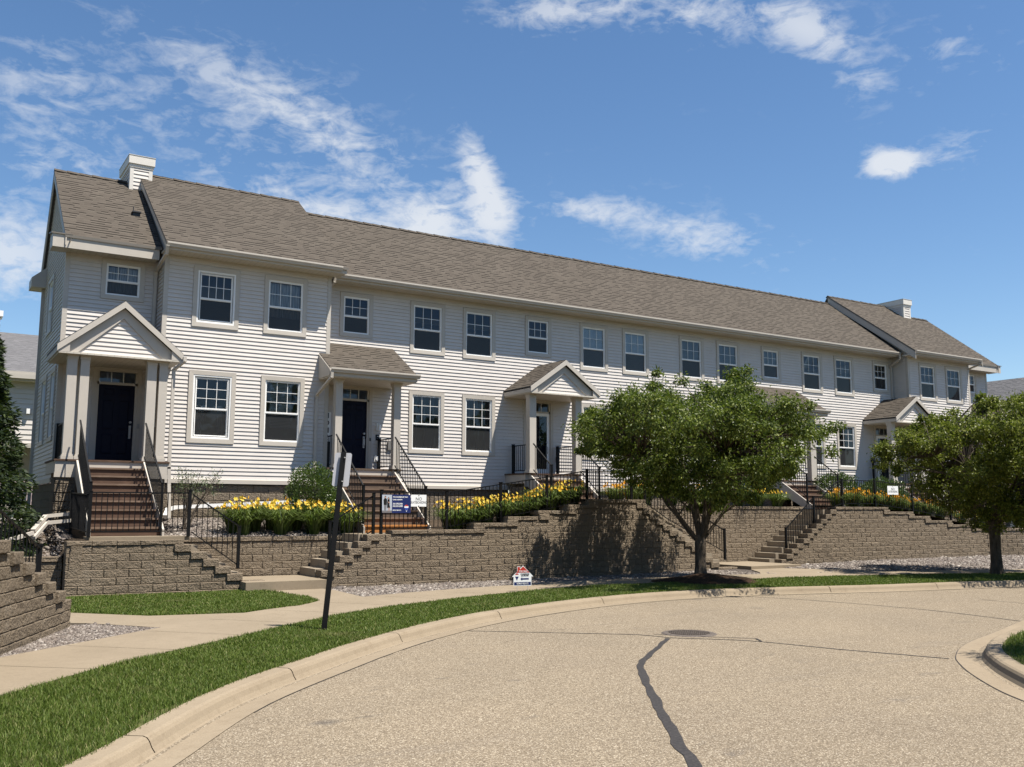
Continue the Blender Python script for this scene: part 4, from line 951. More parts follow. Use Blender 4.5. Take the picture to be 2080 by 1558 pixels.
# ------------------------------------------------------------------ grass blades
def grass(label,poly,z,dens,seed,far=(0,0),hgt=.042):
    rg=np.random.default_rng(seed); P=np.array([p[:2] for p in poly]); x0,y0=P.min(0); x1,y1=P.max(0); x0,y0=max(x0,-3),max(y0,1.0); x1,y1=min(x1,34),min(y1,30)
    n=int((x1-x0)*(y1-y0)*dens); X=rg.uniform(x0,x1,n); Y=rg.uniform(y0,y1,n); d=np.hypot(X,Y)
    keep=inside(poly,X,Y)&(rg.random(n)<np.clip((9.5/d)**1.5,.12,1)); az=np.degrees(np.arctan2(X,Y)); keep&=(az>-12)&(az<76); ed=np.full(n,9.); ki=np.nonzero(keep)[0]; ed[ki]=inpd([p[:2] for p in poly][::4],X[ki],Y[ki]); pn=.5+.5*np.sin(X*1.9+1.3*np.sin(Y*1.3))*np.sin(Y*2.3+1.1*np.sin(X*.9)); keep&=(ed>.20*pn**2)|(rg.random(n)<.25)
    X,Y,d=X[keep],Y[keep],d[keep]; n=len(X); w=np.maximum(.0024,.00033*d)*rg.uniform(.7,1.3,n); 
    pat=np.sin(X*2.1+np.sin(Y*1.7)*1.3)*np.sin(Y*2.6+np.sin(X*1.1)); h=hgt*rg.uniform(.45,1.25,n)*(1+.22*pat); a=rg.uniform(0,6.28,n); lean=rg.uniform(.1,1.0,n)*h
    wx,wy=np.cos(a)*w,np.sin(a)*w; b=a+rg.normal(1.57,.7,n); lx,ly=np.cos(b)*lean,np.sin(b)*lean
    V=np.stack([np.stack([X-wx,Y-wy,np.full(n,z)],-1),np.stack([X+wx,Y+wy,np.full(n,z)],-1),np.stack([X+wx*.75+lx*.4,Y+wy*.75+ly*.4,z+h*.62],-1),np.stack([X-wx*.75+lx*.4,Y-wy*.75+ly*.4,z+h*.62],-1),np.stack([X+lx,Y+ly,z+h],-1)],1).reshape(-1,3)
    k=5*np.arange(n)[:,None]; F=np.concatenate([np.array([[0,1,2]])+k,np.array([[0,2,3]])+k,np.array([[3,2,4]])+k])
    tag(np_mesh('grass',V,F,MAT['grass']),label,'grass',None,'stuff')
vg=[p for p in offset(flow,.20)]+[p for p in offset(swf,-.03)][::-1]
hole=lambda X,Y:0
grass('mown grass verge between the kerb and the sidewalk',vg,ZG,7200,11)
grass('small lawn patch below the leftmost block wall',lawnA,-1.645,8000,12)
grass('grass on the kerbed island at the right edge',ib+[(40,-6)],-1.63,3600,13)
# ------------------------------------------------------------------ fences and hand rails (black metal)
def fence(label,top,bot,posts,sp=.11,name='metal_fence',cat='fence'):
    r=empty(name,(posts[0][0],posts[0][1],posts[0][2]),label,cat)
    for i in range(len(top)-1):
        m=MB(); picket_panel(m,top[i],top[i+1],bot[i],bot[i+1],sp,.014,.026); m.build('picket_panel',MAT['black'],r)
    for (x,y,z0,z1) in posts:
        p=MB(); post(p,x,y,z0,z1,.06); p.build('fence_post',MAT['black'],r)
    return r
fence('black picket fence on the cap below the leftmost porch stair',[(2.98,20.28,.34),(4.86,20.28,.35)],[(2.98,20.28,-.42),(4.86,20.28,-.42)],[(2.98,20.28,-.53,.36),(4.87,20.28,-.53,.40)],.105)
fence('black picket fence panel running back from the terrace corner',[(2.94,20.34,.30),(2.9,22.2,.36)],[(2.94,20.34,-.42),(2.9,22.2,-.36)],[(2.9,22.2,-.5,.40)],.1)
fence('sloping black rail down the stepped left wall',[(4.92,20.24,.32),(5.88,20.24,-.32)],[(4.92,20.24,-.44),(5.88,20.24,-1.12)],[(5.9,20.24,-1.2,-.34)],.105,'hand_rail','railing')
fence('sloping black rail beside the left concrete steps',[(8.05,20.56,-.26),(9.05,20.56,.33)],[(8.05,20.56,-1.08),(9.05,20.56,-.46)],[(8.03,20.56,-1.3,-.24),(9.06,20.5,-.53,.40)],.11,'hand_rail','railing')
fy=lambda x: float(np.interp(x,[9,11.5,13,15.2,17.4],[20.38,20.38,20.48,20.62,20.78]))
pt=[(9.2,.43,-.42),(10.9,.43,-.38),(12.45,.66,-.15),(13.9,.87,.06),(15.25,1.07,.30),(16.85,1.07,.30)]
fence('black picket fence along the top of the long middle wall',[(x,fy(x),a) for x,a,b in pt],[(x,fy(x),b) for x,a,b in pt],[(x,fy(x),{9.2:-.53,10.9:-.5,12.45:-.3,13.9:-.1,15.25:.2,16.85:.2}[x],a+.04) for x,a,b in pt])
fence('sloping black rail on the stepped wall behind the street tree',[(17.4,20.82,.98),(18.2,20.82,.52),(20.4,20.82,-.55)],[(17.4,20.82,.25),(18.2,20.82,-.2),(20.4,20.82,-1.18)],[(17.4,20.82,.1,1.05),(20.4,20.82,-1.4,-.5)],.11,'hand_rail','railing')
fence('black rail climbing the long concrete stair on the right',[(23.44,21.22,-.53),(24.77,21.22,.47),(25.15,21.22,.47)],[(23.44,21.22,-1.32),(24.77,21.22,-.34),(25.15,21.22,-.3)],[(23.44,21.22,-1.5,-.5),(24.77,21.22,-.5,.50)],.11,'hand_rail','railing')
fence('short black rail from the stair head up to the right fence',[(25.2,21.25,.44),(26.0,21.28,.98),(26.3,21.28,1.0)],[(25.2,21.25,-.2),(26.0,21.28,.22),(26.3,21.28,.26)],[],.11,'hand_rail','railing') if 0 else None
m=[(26.3,1.05,.28,.12),(27.98,1.06,.28,.12),(30.0,.92,.08,-.05),(32.2,.60,-.2,-.35),(34.4,.36,-.4,-.55),(37,.30,-.45,-.6),(40,.30,-.45,-.6)]
wy=lambda x: 21.32 if x<=34.2 else 21.32-(x-34)*.257
fence('black picket fence along the top of the right wall with daylilies behind',[(25.2,21.3,.44),(26.0,21.3,.98)]+[(x,wy(x),a) for x,a,b,c in m],[(25.2,21.3,-.1),(26.0,21.3,.22)]+[(x,wy(x),b) for x,a,b,c in m],[(x,wy(x),c,a+.04) for x,a,b,c in m])
fence('black rail climbing the nearest left wall',[(1.60,15.1,-.54),(.72,13.0,.18),(-.3,10.9,.85)],[(1.60,15.1,-.95),(.72,13.0,-.3),(-.3,10.9,.3)],[(1.60,15.12,-1.02,-.5)],.14,'hand_rail','railing')

# ------------------------------------------------------------------ signs
s=empty('parking_sign',(4.96,12.82,-1.64),'leaning black sign post with a plain sign plate seen from behind','street sign')
m=MB(); a,b=Vector((4.955,12.80,-1.66)),Vector((5.205,12.86,.83))
m.bar(a,b,.022,.062,0,(1,0,0)); m.bar(a+Vector((.032,.004,0)),b+Vector((.032,.004,0)),.03,.008,0,(1,0,0)); m.bar(a+Vector((-.032,.004,0)),b+Vector((-.032,.004,0)),.03,.008,0,(1,0,0)); m.build('post',MAT['black'],s)
m=MB(); ax=(b-a).normalized(); ux=Vector((.925,-.37,-.02)).normalized(); c=b-ax*.25+Vector((.012,.028,0)); w,h=.118,.24; nn=ux.cross(ax).normalized()*.002; k=.02; Q=[]
for (u,v) in ((-w,-h+k),(-w+k,-h),(w-k,-h),(w,-h+k),(w,h-k),(w-k,h),(-w+k,h),(-w,h-k)): Q.append(c+ux*u+ax*v)
m.prism([q-nn for q in Q],tuple(nn*2)); m.build('sign_plate',MAT['signback'],s)
m=MB()
for v in (-.17,.17): q=c+ax*v-nn.normalized()*.0; m.tube([q-Vector((0,.065,0)),q+Vector((0,.01,0))],.008,8)
m.build('bolt',MAT['steel'],s)
def flat(mb,P0,ux,uz,pts,mi,n,t):
    P0,ux,uz,n=Vector(P0),Vector(ux),Vector(uz),Vector(n); mb.prism([P0+ux*x+uz*z for x,z in pts],tuple(n*t),mi)
def rect(x0,x1,z0,z1): return [(x0,z0),(x1,z0),(x1,z1),(x0,z1)]
# estate agent banner tied to the middle fence
b0=(9.19,20.325,-.05); B=empty('estate_agent_sign',b0,'navy estate agent banner with a photo of a couple, tied to the fence','sign')
U,Z,NF=(1,0,.0),(-.01,0,1),(0,-1,0); W,Hh=.73,.42
m=MB(); flat(m,b0,U,Z,rect(0,W,0,Hh),0,(0,1,0),.004); m.build('banner_sheet',MAT['ink_navy'],B)
def printed(name,shapes,mat,lift,par=B,o=b0):
    m=MB()
    for sh in shapes: flat(m,(o[0],o[1]-lift,o[2]),U,Z,sh,0,(0,1,0),.0008)
    return m.build(name,MAT[mat],par)
def ell(cx,cz,rx,rz,n=16): return [(cx+rx*math.cos(2*math.pi*i/n),cz+rz*math.sin(2*math.pi*i/n)) for i in range(n)]
printed('printed_photo',[rect(.005,.25,.005,Hh-.005)],'ink_grey',.002); printed('printed_floor',[rect(.005,.25,.005,.055)],'ink_floor',.003)
printed('printed_trousers',[[(.055,.03),(.075,.03),(.088,.19),(.05,.19)],[(.085,.03),(.105,.03),(.118,.19),(.082,.19)]],'ink_trouser',.004)
printed('printed_clothes',[[(.046,.185),(.12,.185),(.128,.30),(.105,.335),(.062,.335),(.038,.30)],[(.13,.12),(.205,.115),(.185,.21),(.19,.285),(.168,.31),(.145,.305),(.132,.25)],[(.165,.335),(.185,.335),(.19,.28),(.15,.28)]],'ink_black',.005)
printed('printed_skin',[ell(.083,.362,.020,.026),ell(.163,.335,.016,.022),[(.145,.245),(.195,.215),(.2,.23),(.15,.262)],[(.15,.04),(.162,.04),(.168,.12),(.152,.12)],[(.178,.05),(.19,.045),(.2,.118),(.18,.118)]],'ink_skin',.006)
printed('printed_hair',[[(.063,.37),(.07,.388),(.083,.393),(.097,.388),(.103,.37),(.083,.378)],[(.145,.30),(.143,.345),(.163,.363),(.183,.345),(.182,.30),(.176,.345),(.163,.352),(.15,.342)]],'ink_black',.0068)
for st,sz,z in (('THE SCHNEEBERGER TEAM',.040,.365),('DANIEL & JENEVRA',.037,.305),('320.298.0484',.052,.21),('320.204.2080',.052,.155),('RE/MAX RESULTS',.036,.062)):
    text('printed_text',st,sz,(b0[0]+.268,b0[1]-.003,b0[2]+z),(1,0,0),(0,0,1),MAT['ink_white'],B,'LEFT',.0012,.0006,.78 if sz<.045 else .9)
bl=[(.62+.055*math.cos(t),.135+.055*math.sin(t)) for t in [math.pi*i/14 for i in range(15)]]
printed('printed_balloon',[bl[::-1]+[(.565,.135),(.585,.085),(.612,.05),(.612,.03),(.628,.03),(.628,.05),(.655,.085),(.675,.135)][::1]] ,'ink_white',.003)
printed('printed_balloon_top',[[(.57,.155)]+[(.62+.053*math.cos(t),.137+.053*math.sin(t)) for t in [math.pi*(.87-.74*i/10) for i in range(11)]]],'ink_red',.004)
printed('printed_balloon_base',[[(.568,.118),(.585,.088),(.614,.055),(.626,.055),(.655,.088),(.672,.118)]],'ink_blue',.004)
def noskate(x,y,z,w,h,label,sz,th=.006):
    r=empty('warning_sign',(x,y,z),label,'sign'); m=MB(); m.box(x,x+w,y,y+th,z,z+h); m.build('sign_board',MAT['ink_white'],r)
    m=MB()
    for q in (z+.012,z+h-.02): m.box(x+w/2-.012,x+w/2+.012,y-.004,y,q-.008,q+.010)
    m.build('cable_tie',MAT['ink_black'],r)
    text('printed_text','NO',sz*1.25,(x+w/2,y-.001,z+h*.63),(1,0,0),(0,0,1),MAT['ink_black'],r,'CENTER',.0,.0008)
    text('printed_text','SKATEBOARDING',sz,(x+w/2,y-.001,z+h*.34),(1,0,0),(0,0,1),MAT['ink_black'],r,'CENTER',.0,.0008,.62)
noskate(9.93,20.33,.10,.40,.275,'white NO SKATEBOARDING sign beside the navy banner',.085)
noskate(28.6,21.27,.60,.58,.30,'white NO SKATEBOARDING sign on the right wall fence before a round bush',.1)
# yard sign shaped like a house
y0=(10.63,16.93,-1.525); Y=empty('yard_sign',(10.83,16.95,-1.64),'small house-shaped FOR SALE yard sign with a blue arrow at the grass edge','sign')
U,Z=Vector((.985,-.17,0)),Vector((.0,.0,1)); S_=.40
def yard(name,shapes,mat,lift):
    m=MB(); n=Vector((.17,.985,0))
    for sh in shapes: flat(m,Vector(y0)-n*lift,U,Z,[(x*S_,z*S_) for x,z in sh],0,tuple(n),.004 if lift==0 else .0008)
    return m.build(name,MAT[mat],Y)
yard('sign_board',[[(.0,0),(1,.0),(1,.46),(1.11,.46),(.53,1.02),(.38,.88),(.38,.98),(.2,.98),(.2,.72),(-.09,.46),(0,.46)]],'ink_white',0)
yard('printed_roof',[[(.13,.66),(.9,.66),(.53,.98),(.36,.83),(.36,.955),(.22,.955),(.22,.74)]],'ink_red',.001)
yard('printed_band',[rect(.03,.97,.03,.19)],'ink_navy',.001)
yard('printed_arrow',[[(.38,.345),(.48,.44),(.48,.385),(.85,.385),(.85,.305),(.48,.305),(.48,.25)]],'ink_navy',.001)
yard('printed_balloon',[[(.08,.47),(.29,.47),(.22,.34),(.2,.28),(.17,.28),(.15,.34)]],'ink_navy',.001); yard('printed_balloon_top',[[(.08,.56),(.12,.62),(.185,.64),(.25,.62),(.29,.56)]],'ink_red',.001)
nv=Vector((.17,.985,0))
def ytext(s,sz,u,z,mat,sq=1,al='CENTER'): p=Vector(y0)+U*u*S_+Z*z*S_-nv*.003; text('printed_text',s,sz,p,U,Z,MAT[mat],Y,al,.0006,.0005,sq)
ytext('FOR SALE',.056,.53,.73,'ink_white',.8); ytext('SCHNEEBERGER',.04,.63,.59,'ink_black',.68); ytext('320.298.0484',.04,.63,.51,'ink_black',.8); ytext('RE/MAX RESULTS',.05,.5,.11,'ink_white',.68)
m=MB()
for u in (.2,.8): p=Vector(y0)+U*u*S_; m.tube([p+Vector((0,.004,-.16)),p+Vector((0,.004,.12))],.004,6)
m.build('wire_stake',MAT['steel'],Y)
# tall HOME board leaning in the second porch
hb=empty('porch_board',(9.62,24.7,DZ),'tall narrow white-over-black HOME board leaning behind the left column of the second porch','sign')
m=MB(); m.box(9.36,9.60,24.72,24.745,DZ+.75,DZ+1.55); m.build('upper_board',MAT['ink_white'],hb); m=MB(); m.box(9.36,9.60,24.72,24.745,DZ,DZ+.748); m.build('lower_board',MAT['ink_black'],hb)
for i,ch in enumerate('HOME'): text('painted_letter',ch,.2,(9.48,24.715,DZ+1.45-.2*i),(1,0,0),(0,0,1),MAT['ink_black'],hb,'CENTER',.004,.002)

# ------------------------------------------------------------------ plants
def quads_from(c,d,s,ln,wd):
    """leaf quads: base c, axis d, side s"""
    tip=c+d*ln[:,None]; mid=c+d*(ln*.45)[:,None]
    V=np.stack([c,mid+s*wd[:,None],tip,mid-s*wd[:,None]],1).reshape(-1,3); F=np.arange(4*len(c)).reshape(-1,4); return V,F
def unit(a): return a/np.maximum(np.linalg.norm(a,axis=-1,keepdims=True),1e-9)
def lily(seed,orange=0):
    rg=np.random.default_rng(seed); V=[];F=[]; nb=150
    for i in range(nb):
        a=rg.uniform(0,6.28); r=rg.uniform(0,.10); L=rg.uniform(.38,.62); out=rg.uniform(.2,.52); w=rg.uniform(.007,.012); tw=rg.uniform(-.4,.4); k=len(V)
        ca,sa=math.cos(a),math.sin(a); sx,sy=-math.sin(a+tw),math.cos(a+tw)
        for j in range(5):
            t=j/4; rr=r+out*t**1.3*1.1; z=L*(1.55*t-1.05*t*t)*1.4; ww=w*(1-.85*t**3)
            V+= [(rr*ca-sx*ww,rr*sa-sy*ww,z),(rr*ca+sx*ww,rr*sa+sy*ww,z)]
        for j in range(4): F.append((k+2*j,k+2*j+1,k+2*j+3,k+2*j+2))
    v2=[];f2=[];m2=[]; fl=MB()
    for i in range(rg.integers(13,19)):
        a=rg.uniform(0,6.28); rr=rg.uniform(.04,.34); h=rg.uniform(.47,.60); p=np.array((rr*math.cos(a),rr*math.sin(a),h)); fl.tube([(p[0]*.3,p[1]*.3,.15),(p[0]*.8,p[1]*.8,h*.8),tuple(p)],.004,4,1,False)
        if rg.random()<.22:
            fl.tube([tuple(p),tuple(p+np.array((.01,.0,.05)))],[.012,.006],5,2); continue
        n=unit(np.array((rg.normal(0,.6),rg.normal(-.55,.5),rg.uniform(.2,1.0)))); u=unit(np.cross(n,(.3,.2,1))); v=np.cross(n,u); S=rg.uniform(.034,.05)
        for q in range(6):
            t=q*math.pi/3+rg.uniform(-.1,.1); d=u*math.cos(t)+v*math.sin(t); e=np.cross(n,d); w=S*.36
            A=p; Bm=p+d*S*.55+n*S*.45; Cc=p+d*S*1.05+n*S*.42; mi=0 if rg.random()>.15 else 2
            fl.face([A,Bm-e*w,Cc,Bm+e*w],mi)
    return np.array(V),np.array(F),fl
protos=[]
for i in range(4):
    V,F,fl=lily(30+i); fm=bpy.data.meshes.new('foliage'); fm.from_pydata([tuple(q) for q in V],[],[tuple(int(x) for x in q) for q in F]); fm.materials.append(MAT['lilyleaf'])
    o=fl.build('blooms',[MAT['lilypetal'],MAT['lilyleaf'],MAT['lilyorange']]); bm=o.data; bpy.data.objects.remove(o); 
    b2=bm.copy(); b2.materials.clear(); [b2.materials.append(MAT[k]) for k in ('lilyorange','lilyleaf','lilypetal')]
    protos.append((fm,bm,b2))
def lilies(label,group,spots,orange=False,sc=1):
    for i,(x,y) in enumerate(spots):
        fm,bm,b2=protos[RNG.randrange(4)]; z=float(T(x,y))-.01; e=empty('daylily_clump',(x,y,z),label,'daylily',group); e.rotation_euler=(0,0,RNG.uniform(-1.2,1.2)); k=sc*RNG.uniform(1.02,1.3); 
        for nm,me in (('foliage',fm),('blooms',b2 if orange else bm)):
            o=bpy.data.objects.new(nm,me); COL.objects.link(o); o.parent=e; o.scale=(k,k,k)
jit=lambda a:RNG.uniform(-a,a)
lilies('yellow daylily clump in the bed above the left landing','daylilies left of the second porch',[(6.45+.43*i+jit(.08),21.86+(.42 if i%2 else 0)+jit(.06)) for i in range(7)]+[(6.7,22.4),(7.3,22.5),(7.9,22.45),(6.3,22.15),(8.5,22.2),(9.0,22.0),(8.9,21.7)])
sl=[]
for i in range(17):
    x=11.35+.235*i; sl.append((x+jit(.06),fy(x)+.34+(.5 if i%2 else .0)+jit(.1)))
lilies('golden daylily clump behind the fence between the second and third porches','daylilies on the middle slope',sl+[(11.6,21.6),(12.6,21.7),(13.5,21.75),(14.4,21.7)],False,.95)
lilies('golden daylily clump right of the third porch stair','daylilies behind the street tree',[(17.75+.5*i+jit(.1),22.55+(.35 if i%2 else 0)+jit(.08)) for i in range(9)]+[(15.9+.5*i,21.2+jit(.1)) for i in range(0)]+[(17.55,21.6)]+[(17.5,22.15)],True)
lilies('golden daylily clump above the capped wall left of the long stair','daylilies over the long stair',[(22.75+.42*i+jit(.07),22.52+(.38 if i%2 else 0)+jit(.06)) for i in range(6)])
dl=[(26.5+.40*i+jit(.08),21.62+(.42 if i%2 else 0)+jit(.08)) for i in range(15)]
lilies('orange-yellow daylily clump behind the right wall fence','daylilies along the right fence',dl+[(33.4,21.7),(34.6,21.6)],True,.95)
# leafy masses
def leaf_cloud(rg,C,Rr,per,ln,wd,droop=.5,flat=.8):
    n=int(per*len(C)); i=rg.integers(0,len(C),n); g2=rg.normal(0,.46,(n,3)); g=unit(g2); g2[:,2]*=flat
    P=C[i]+g2*Rr[i][:,None]; d=unit(g*.8+rg.normal(0,.5,(n,3))+np.array([0,0,-droop])); s=unit(np.cross(d,rg.normal(0,1,(n,3))+np.array([0,0,.9])))
    return quads_from(P,d,s,ln*rg.uniform(.65,1.25,n),wd*rg.uniform(.7,1.2,n))
def bush(name,label,x,y,z0,rx,ry,h,n,seed,mat='leafShrub',ln=.05,wd=.014,lump=.14):
    rg=np.random.default_rng(seed); r=empty(name,(x,y,z0),label,'shrub'); c=np.array((x,y,z0+h*.5)); g=unit(rg.normal(0,1,(n,3)))
    lo=lambda v:1+lump*(np.sin(v[:,0]*5+seed)*np.sin(v[:,2]*6+1)+.6*np.sin(v[:,1]*9+v[:,2]*7+seed)); rad=(1-.42*rg.random(n)**1.7)*lo(g)
    P=c+g*rad[:,None]*np.array((rx,ry,h*.5)); d=unit(g*1.0+rg.normal(0,.55,(n,3))+np.array([0,0,.35])); s=unit(np.cross(d,rg.normal(0,1,(n,3))))
    V,F=quads_from(P,d,s,ln*rg.uniform(.7,1.3,n),wd*rg.uniform(.7,1.3,n)); np_mesh('foliage',V,F,MAT[mat],r)
    m=MB()
    for i in range(9):
        a=rg.uniform(0,6.28); q=rg.uniform(.3,.75); m.tube([(x+.05*math.cos(a),y+.05*math.sin(a),z0-.05),(x+rx*q*.5*math.cos(a),y+ry*q*.5*math.sin(a),z0+h*.35),(x+rx*q*math.cos(a),y+ry*q*math.sin(a),z0+h*.75)],[.016,.011,.005],5)
    m.build('branch',MAT['bark'],r)
bush('round_shrub','dense dark round shrub left of the second porch stair',8.44,22.85,-.32,.60,.62,1.42,11000,1)
bush('round_shrub','clipped green shrub right of the fourth porch stair',28.55,23.4,.05,.92,.7,1.35,9000,2,'leafShrub',.06,.018)
bush('round_shrub','clipped green shrub behind the right NO SKATEBOARDING sign',30.55,22.95,-.12,1.08,.7,1.35,9500,3,'leafShrub',.06,.018)
# sparse vase-shaped shrub
r=empty('sparse_shrub',(5.38,22.6,-.42),'thin open shrub with bare dark stems beside the leftmost porch stair','shrub'); rg=np.random.default_rng(5); m=MB(); C=[]
for i in range(15):
    a=rg.uniform(-.5,1.0); tx_=rg.uniform(-.30,.78); ty_=rg.uniform(-.4,.4); h=rg.uniform(1.0,1.45); p=[(5.38+rg.uniform(-.08,.08),22.6+rg.uniform(-.08,.08),-.42),(5.38+tx_*.35,22.6+ty_*.4,-.42+h*.45),(5.38+tx_*.75,22.6+ty_*.8,-.42+h*.78),(5.38+tx_,22.6+ty_,-.42+h)]
    m.tube(p,[.014,.011,.007,.003],5); 
    for k in range(5): q=Vector(p[2]).lerp(Vector(p[3]),rg.uniform(-.6,1)); e=q+Vector((rg.normal(0,.13),rg.normal(0,.13),rg.uniform(-.05,.14))); m.tube([q,e],[.005,.002],4); C.append(tuple(e))
m.build('branch',MAT['bark'],r); C=np.array(C); V,F=leaf_cloud(rg,C,np.full(len(C),.085),13,.042,.013,.1); np_mesh('foliage',V,F,MAT['leafThin'],r)
# trees
def inpoly_dist(poly,A,Zz):
    d=np.full(len(A),9.); n=len(poly)
    for i in range(n):
        p,q=np.array(poly[i]),np.array(poly[(i+1)%n]); v=q-p; t=np.clip(((A-p[0])*v[0]+(Zz-p[1])*v[1])/(v@v),0,1); d=np.minimum(d,np.hypot(A-p[0]-t*v[0],Zz-p[1]-t*v[1]))
    return d
HR,HV=np.array((.848,-.53)),np.array((.53,.848))
def tree(name,label,x,y,zb,fork,outline,limbs,tr,mat,seed,nc,per,ln,wd,depth=3.5,cr=(.26,.5),dx=HR,dy=HV,tag_='tree'):
    rg=np.random.default_rng(seed); root=empty(name,(x,y,zb),label,tag_); W=lambda a,b,z:(x+dx[0]*a+dy[0]*b,y+dx[1]*a+dy[1]*b,z)
    outline=[(a*.95,z) for a,z in outline]; P=np.array(outline); lo,hi=P.min(0),P.max(0); C=[];R_=[]
    while len(C)<nc:
        a,z=rg.uniform(lo[0],hi[0]),rg.uniform(lo[1],hi[1])
        if not inside(outline,np.array([a]),np.array([z]))[0]: continue
        d=float(inpoly_dist(outline,np.array([a]),np.array([z]))[0])
        if d<.10: continue
        b=depth*min(1,d/1.05)**.5*(1-2*rg.random()); r=min(rg.uniform(*cr),d*.95+.06)
        if abs(b)<.35*depth and rg.random()<.45: continue
        C.append((a,b,z)); R_.append(r)
    # leafy side sprays leaving each clump, so the outline is feathery rather than lobed
    C0=list(zip(C,R_))
    for (a,b,z),r in C0:
        for k in range(3):
            v=rg.normal(0,1,3); v=v/np.linalg.norm(v)*np.array((1,1,.75)); e=r*rg.uniform(.8,1.5); q=(a+v[0]*e,b+v[1]*e,z+v[2]*e)
            if inside(outline,np.array([q[0]]),np.array([q[2]]))[0]: C.append(q); R_.append(r*rg.uniform(.38,.6))
    C=np.array(C); R_=np.array(R_); CW=np.c_[x+dx[0]*C[:,0]+dy[0]*C[:,1],y+dx[1]*C[:,0]+dy[1]*C[:,1],C[:,2]]
    V,F=leaf_cloud(rg,CW,R_,per,ln,wd,.55,.7); np_mesh('crown',V,F,MAT[mat],root)
    m=MB(); zf=fork; f0=W(.02,0,zf)
    m.tube([W(0,0,zb-.1),W(0,0,zb+.06),W(.005,0,zb+.3),W(.0,0,(zb+zf)/2),W(.01,0,zf-.05),W(.01,0,zf+.12)],[tr*1.55,tr*1.25,tr*1.03,tr*.96,tr*1.02,tr*.8],12)
    tips=[]
    for (a,b,z,rr) in limbs:
        p0=Vector(W(.01,0,zf-.08)); p3=Vector(W(a,b,z)); p1=p0.lerp(p3,.35)+Vector((0,0,-.02)); p2=p0.lerp(p3,.7)+Vector((rg.normal(0,.06),rg.normal(0,.06),.08)); m.tube([p0,p1,p2,p3],[rr,rr*.82,rr*.6,rr*.4],8); tips+= [p1,p2,p3]
    T_=np.array([tuple(t) for t in tips])
    for c in CW:
        k=int(np.argmin(((T_-c)**2).sum(1)+np.where(T_[:,2]>c[2]+.3,3,0))); p=Vector(T_[k]); q=Vector(c); mid=p.lerp(q,.55)+Vector((rg.normal(0,.07),rg.normal(0,.07),.12)); m.tube([p,mid,q],[.022,.014,.005],5,0,False)
    m.build('trunk',MAT['bark'],root); return root
O1=[(-3.5,1.75),(-3.35,2.15),(-2.95,2.35),(-2.65,2.42),(-2.3,2.62),(-2.25,3.05),(-1.75,3.02),(-1.55,3.2),(-1.15,3.28),(-.95,2.95),(-.45,2.98),(-.1,3.1),(.35,3.0),(.62,3.4),(.95,3.48),(1.35,3.2),(1.45,2.95),(1.95,2.85),(2.3,2.55),(2.5,2.2),(2.95,2.0),(3.1,1.6),(2.95,1.3),(2.6,.95),(2.2,.68),(1.75,.55),(1.35,.15),(.95,-.08),(.7,.1),(.3,-.05),(-.1,.1),(-.45,.15),(-.9,.42),(-1.35,.45),(-1.6,.75),(-2.05,.85),(-2.5,1.25),(-3.0,1.5)]
tree('street_tree','broad spreading green street tree with a forked trunk in a dark mulch ring',16.12,17.28,-1.6,-.68,O1,[(-.75,.15,.15,.062),(-1.5,-.4,1.2,.045),(-.1,.1,.6,.085),(.32,-.2,.25,.06),(.55,.4,.5,.062),(.3,-.3,1.6,.05),(1.6,.2,1.3,.045),(-.3,.9,1.5,.045),(.4,-1.0,1.3,.045)],.135,'leafA',41,190,185,.08,.018)
O2=[(-2.7,1.2),(-2.6,1.8),(-2.4,2.15),(-1.95,2.4),(-1.55,2.7),(-1.1,2.68),(-.8,2.85),(-.5,3.1),(0,3.0),(.4,3.1),(.8,3.05),(1.3,2.9),(1.8,2.8),(2.3,2.5),(2.8,2.2),(3.1,1.5),(2.9,.8),(2.4,.3),(1.8,.0),(1.2,-.3),(.6,-.5),(.2,-.55),(-.3,-.2),(-.8,-.05),(-1.3,.35),(-1.8,1.05),(-2.3,1.1),(-2.6,1.05)]
tree('street_tree','yellow-green street tree with a slim single trunk at the right edge',24.56,15.02,-1.62,-.35,O2,[(-.8,.1,.7,.06),(.1,.1,1.2,.08),(.8,-.2,.9,.06),(-.3,.8,1.3,.05),(.3,-.9,1.1,.05),(-1.5,0,1.5,.04),(1.6,0,1.5,.04)],.14,'leafB',43,185,185,.08,.02)
O3=[(-1.9,.8),(-2.4,2.2),(-2.3,3.6),(-1.5,4.8),(-.3,5.6),(1.2,5.0),(2.3,3.6),(2.4,2.0),(1.6,.8),(.3,.3),(-1.0,.4)]
tree('street_tree','tree on the kerbed island, only its leaf shadow reaching the road',13.8,3.2,-1.63,.3,O3,[(-.8,.2,2.0,.05),(.6,.3,2.4,.05),(.0,-.6,3,.05)],.11,'leafA',45,130,130,.085,.02,2.0)
O4=[(-2.8,2.0),(-3.0,3.8),(-2.4,5.2),(-1.2,6.4),(0,6.9),(1.4,6.2),(2.6,4.8),(3,3.2),(2.4,1.8),(0,1.0)]
tree('far_tree','hazy grey-green tree beyond the right end of the row',50.0,24.6,-1.6,.8,O4,[(-1,.3,2.5,.1),(1,.2,3,.1),(0,.2,4,.1)],.2,'leafB',46,70,120,.13,.05,2.6,(.5,.9))
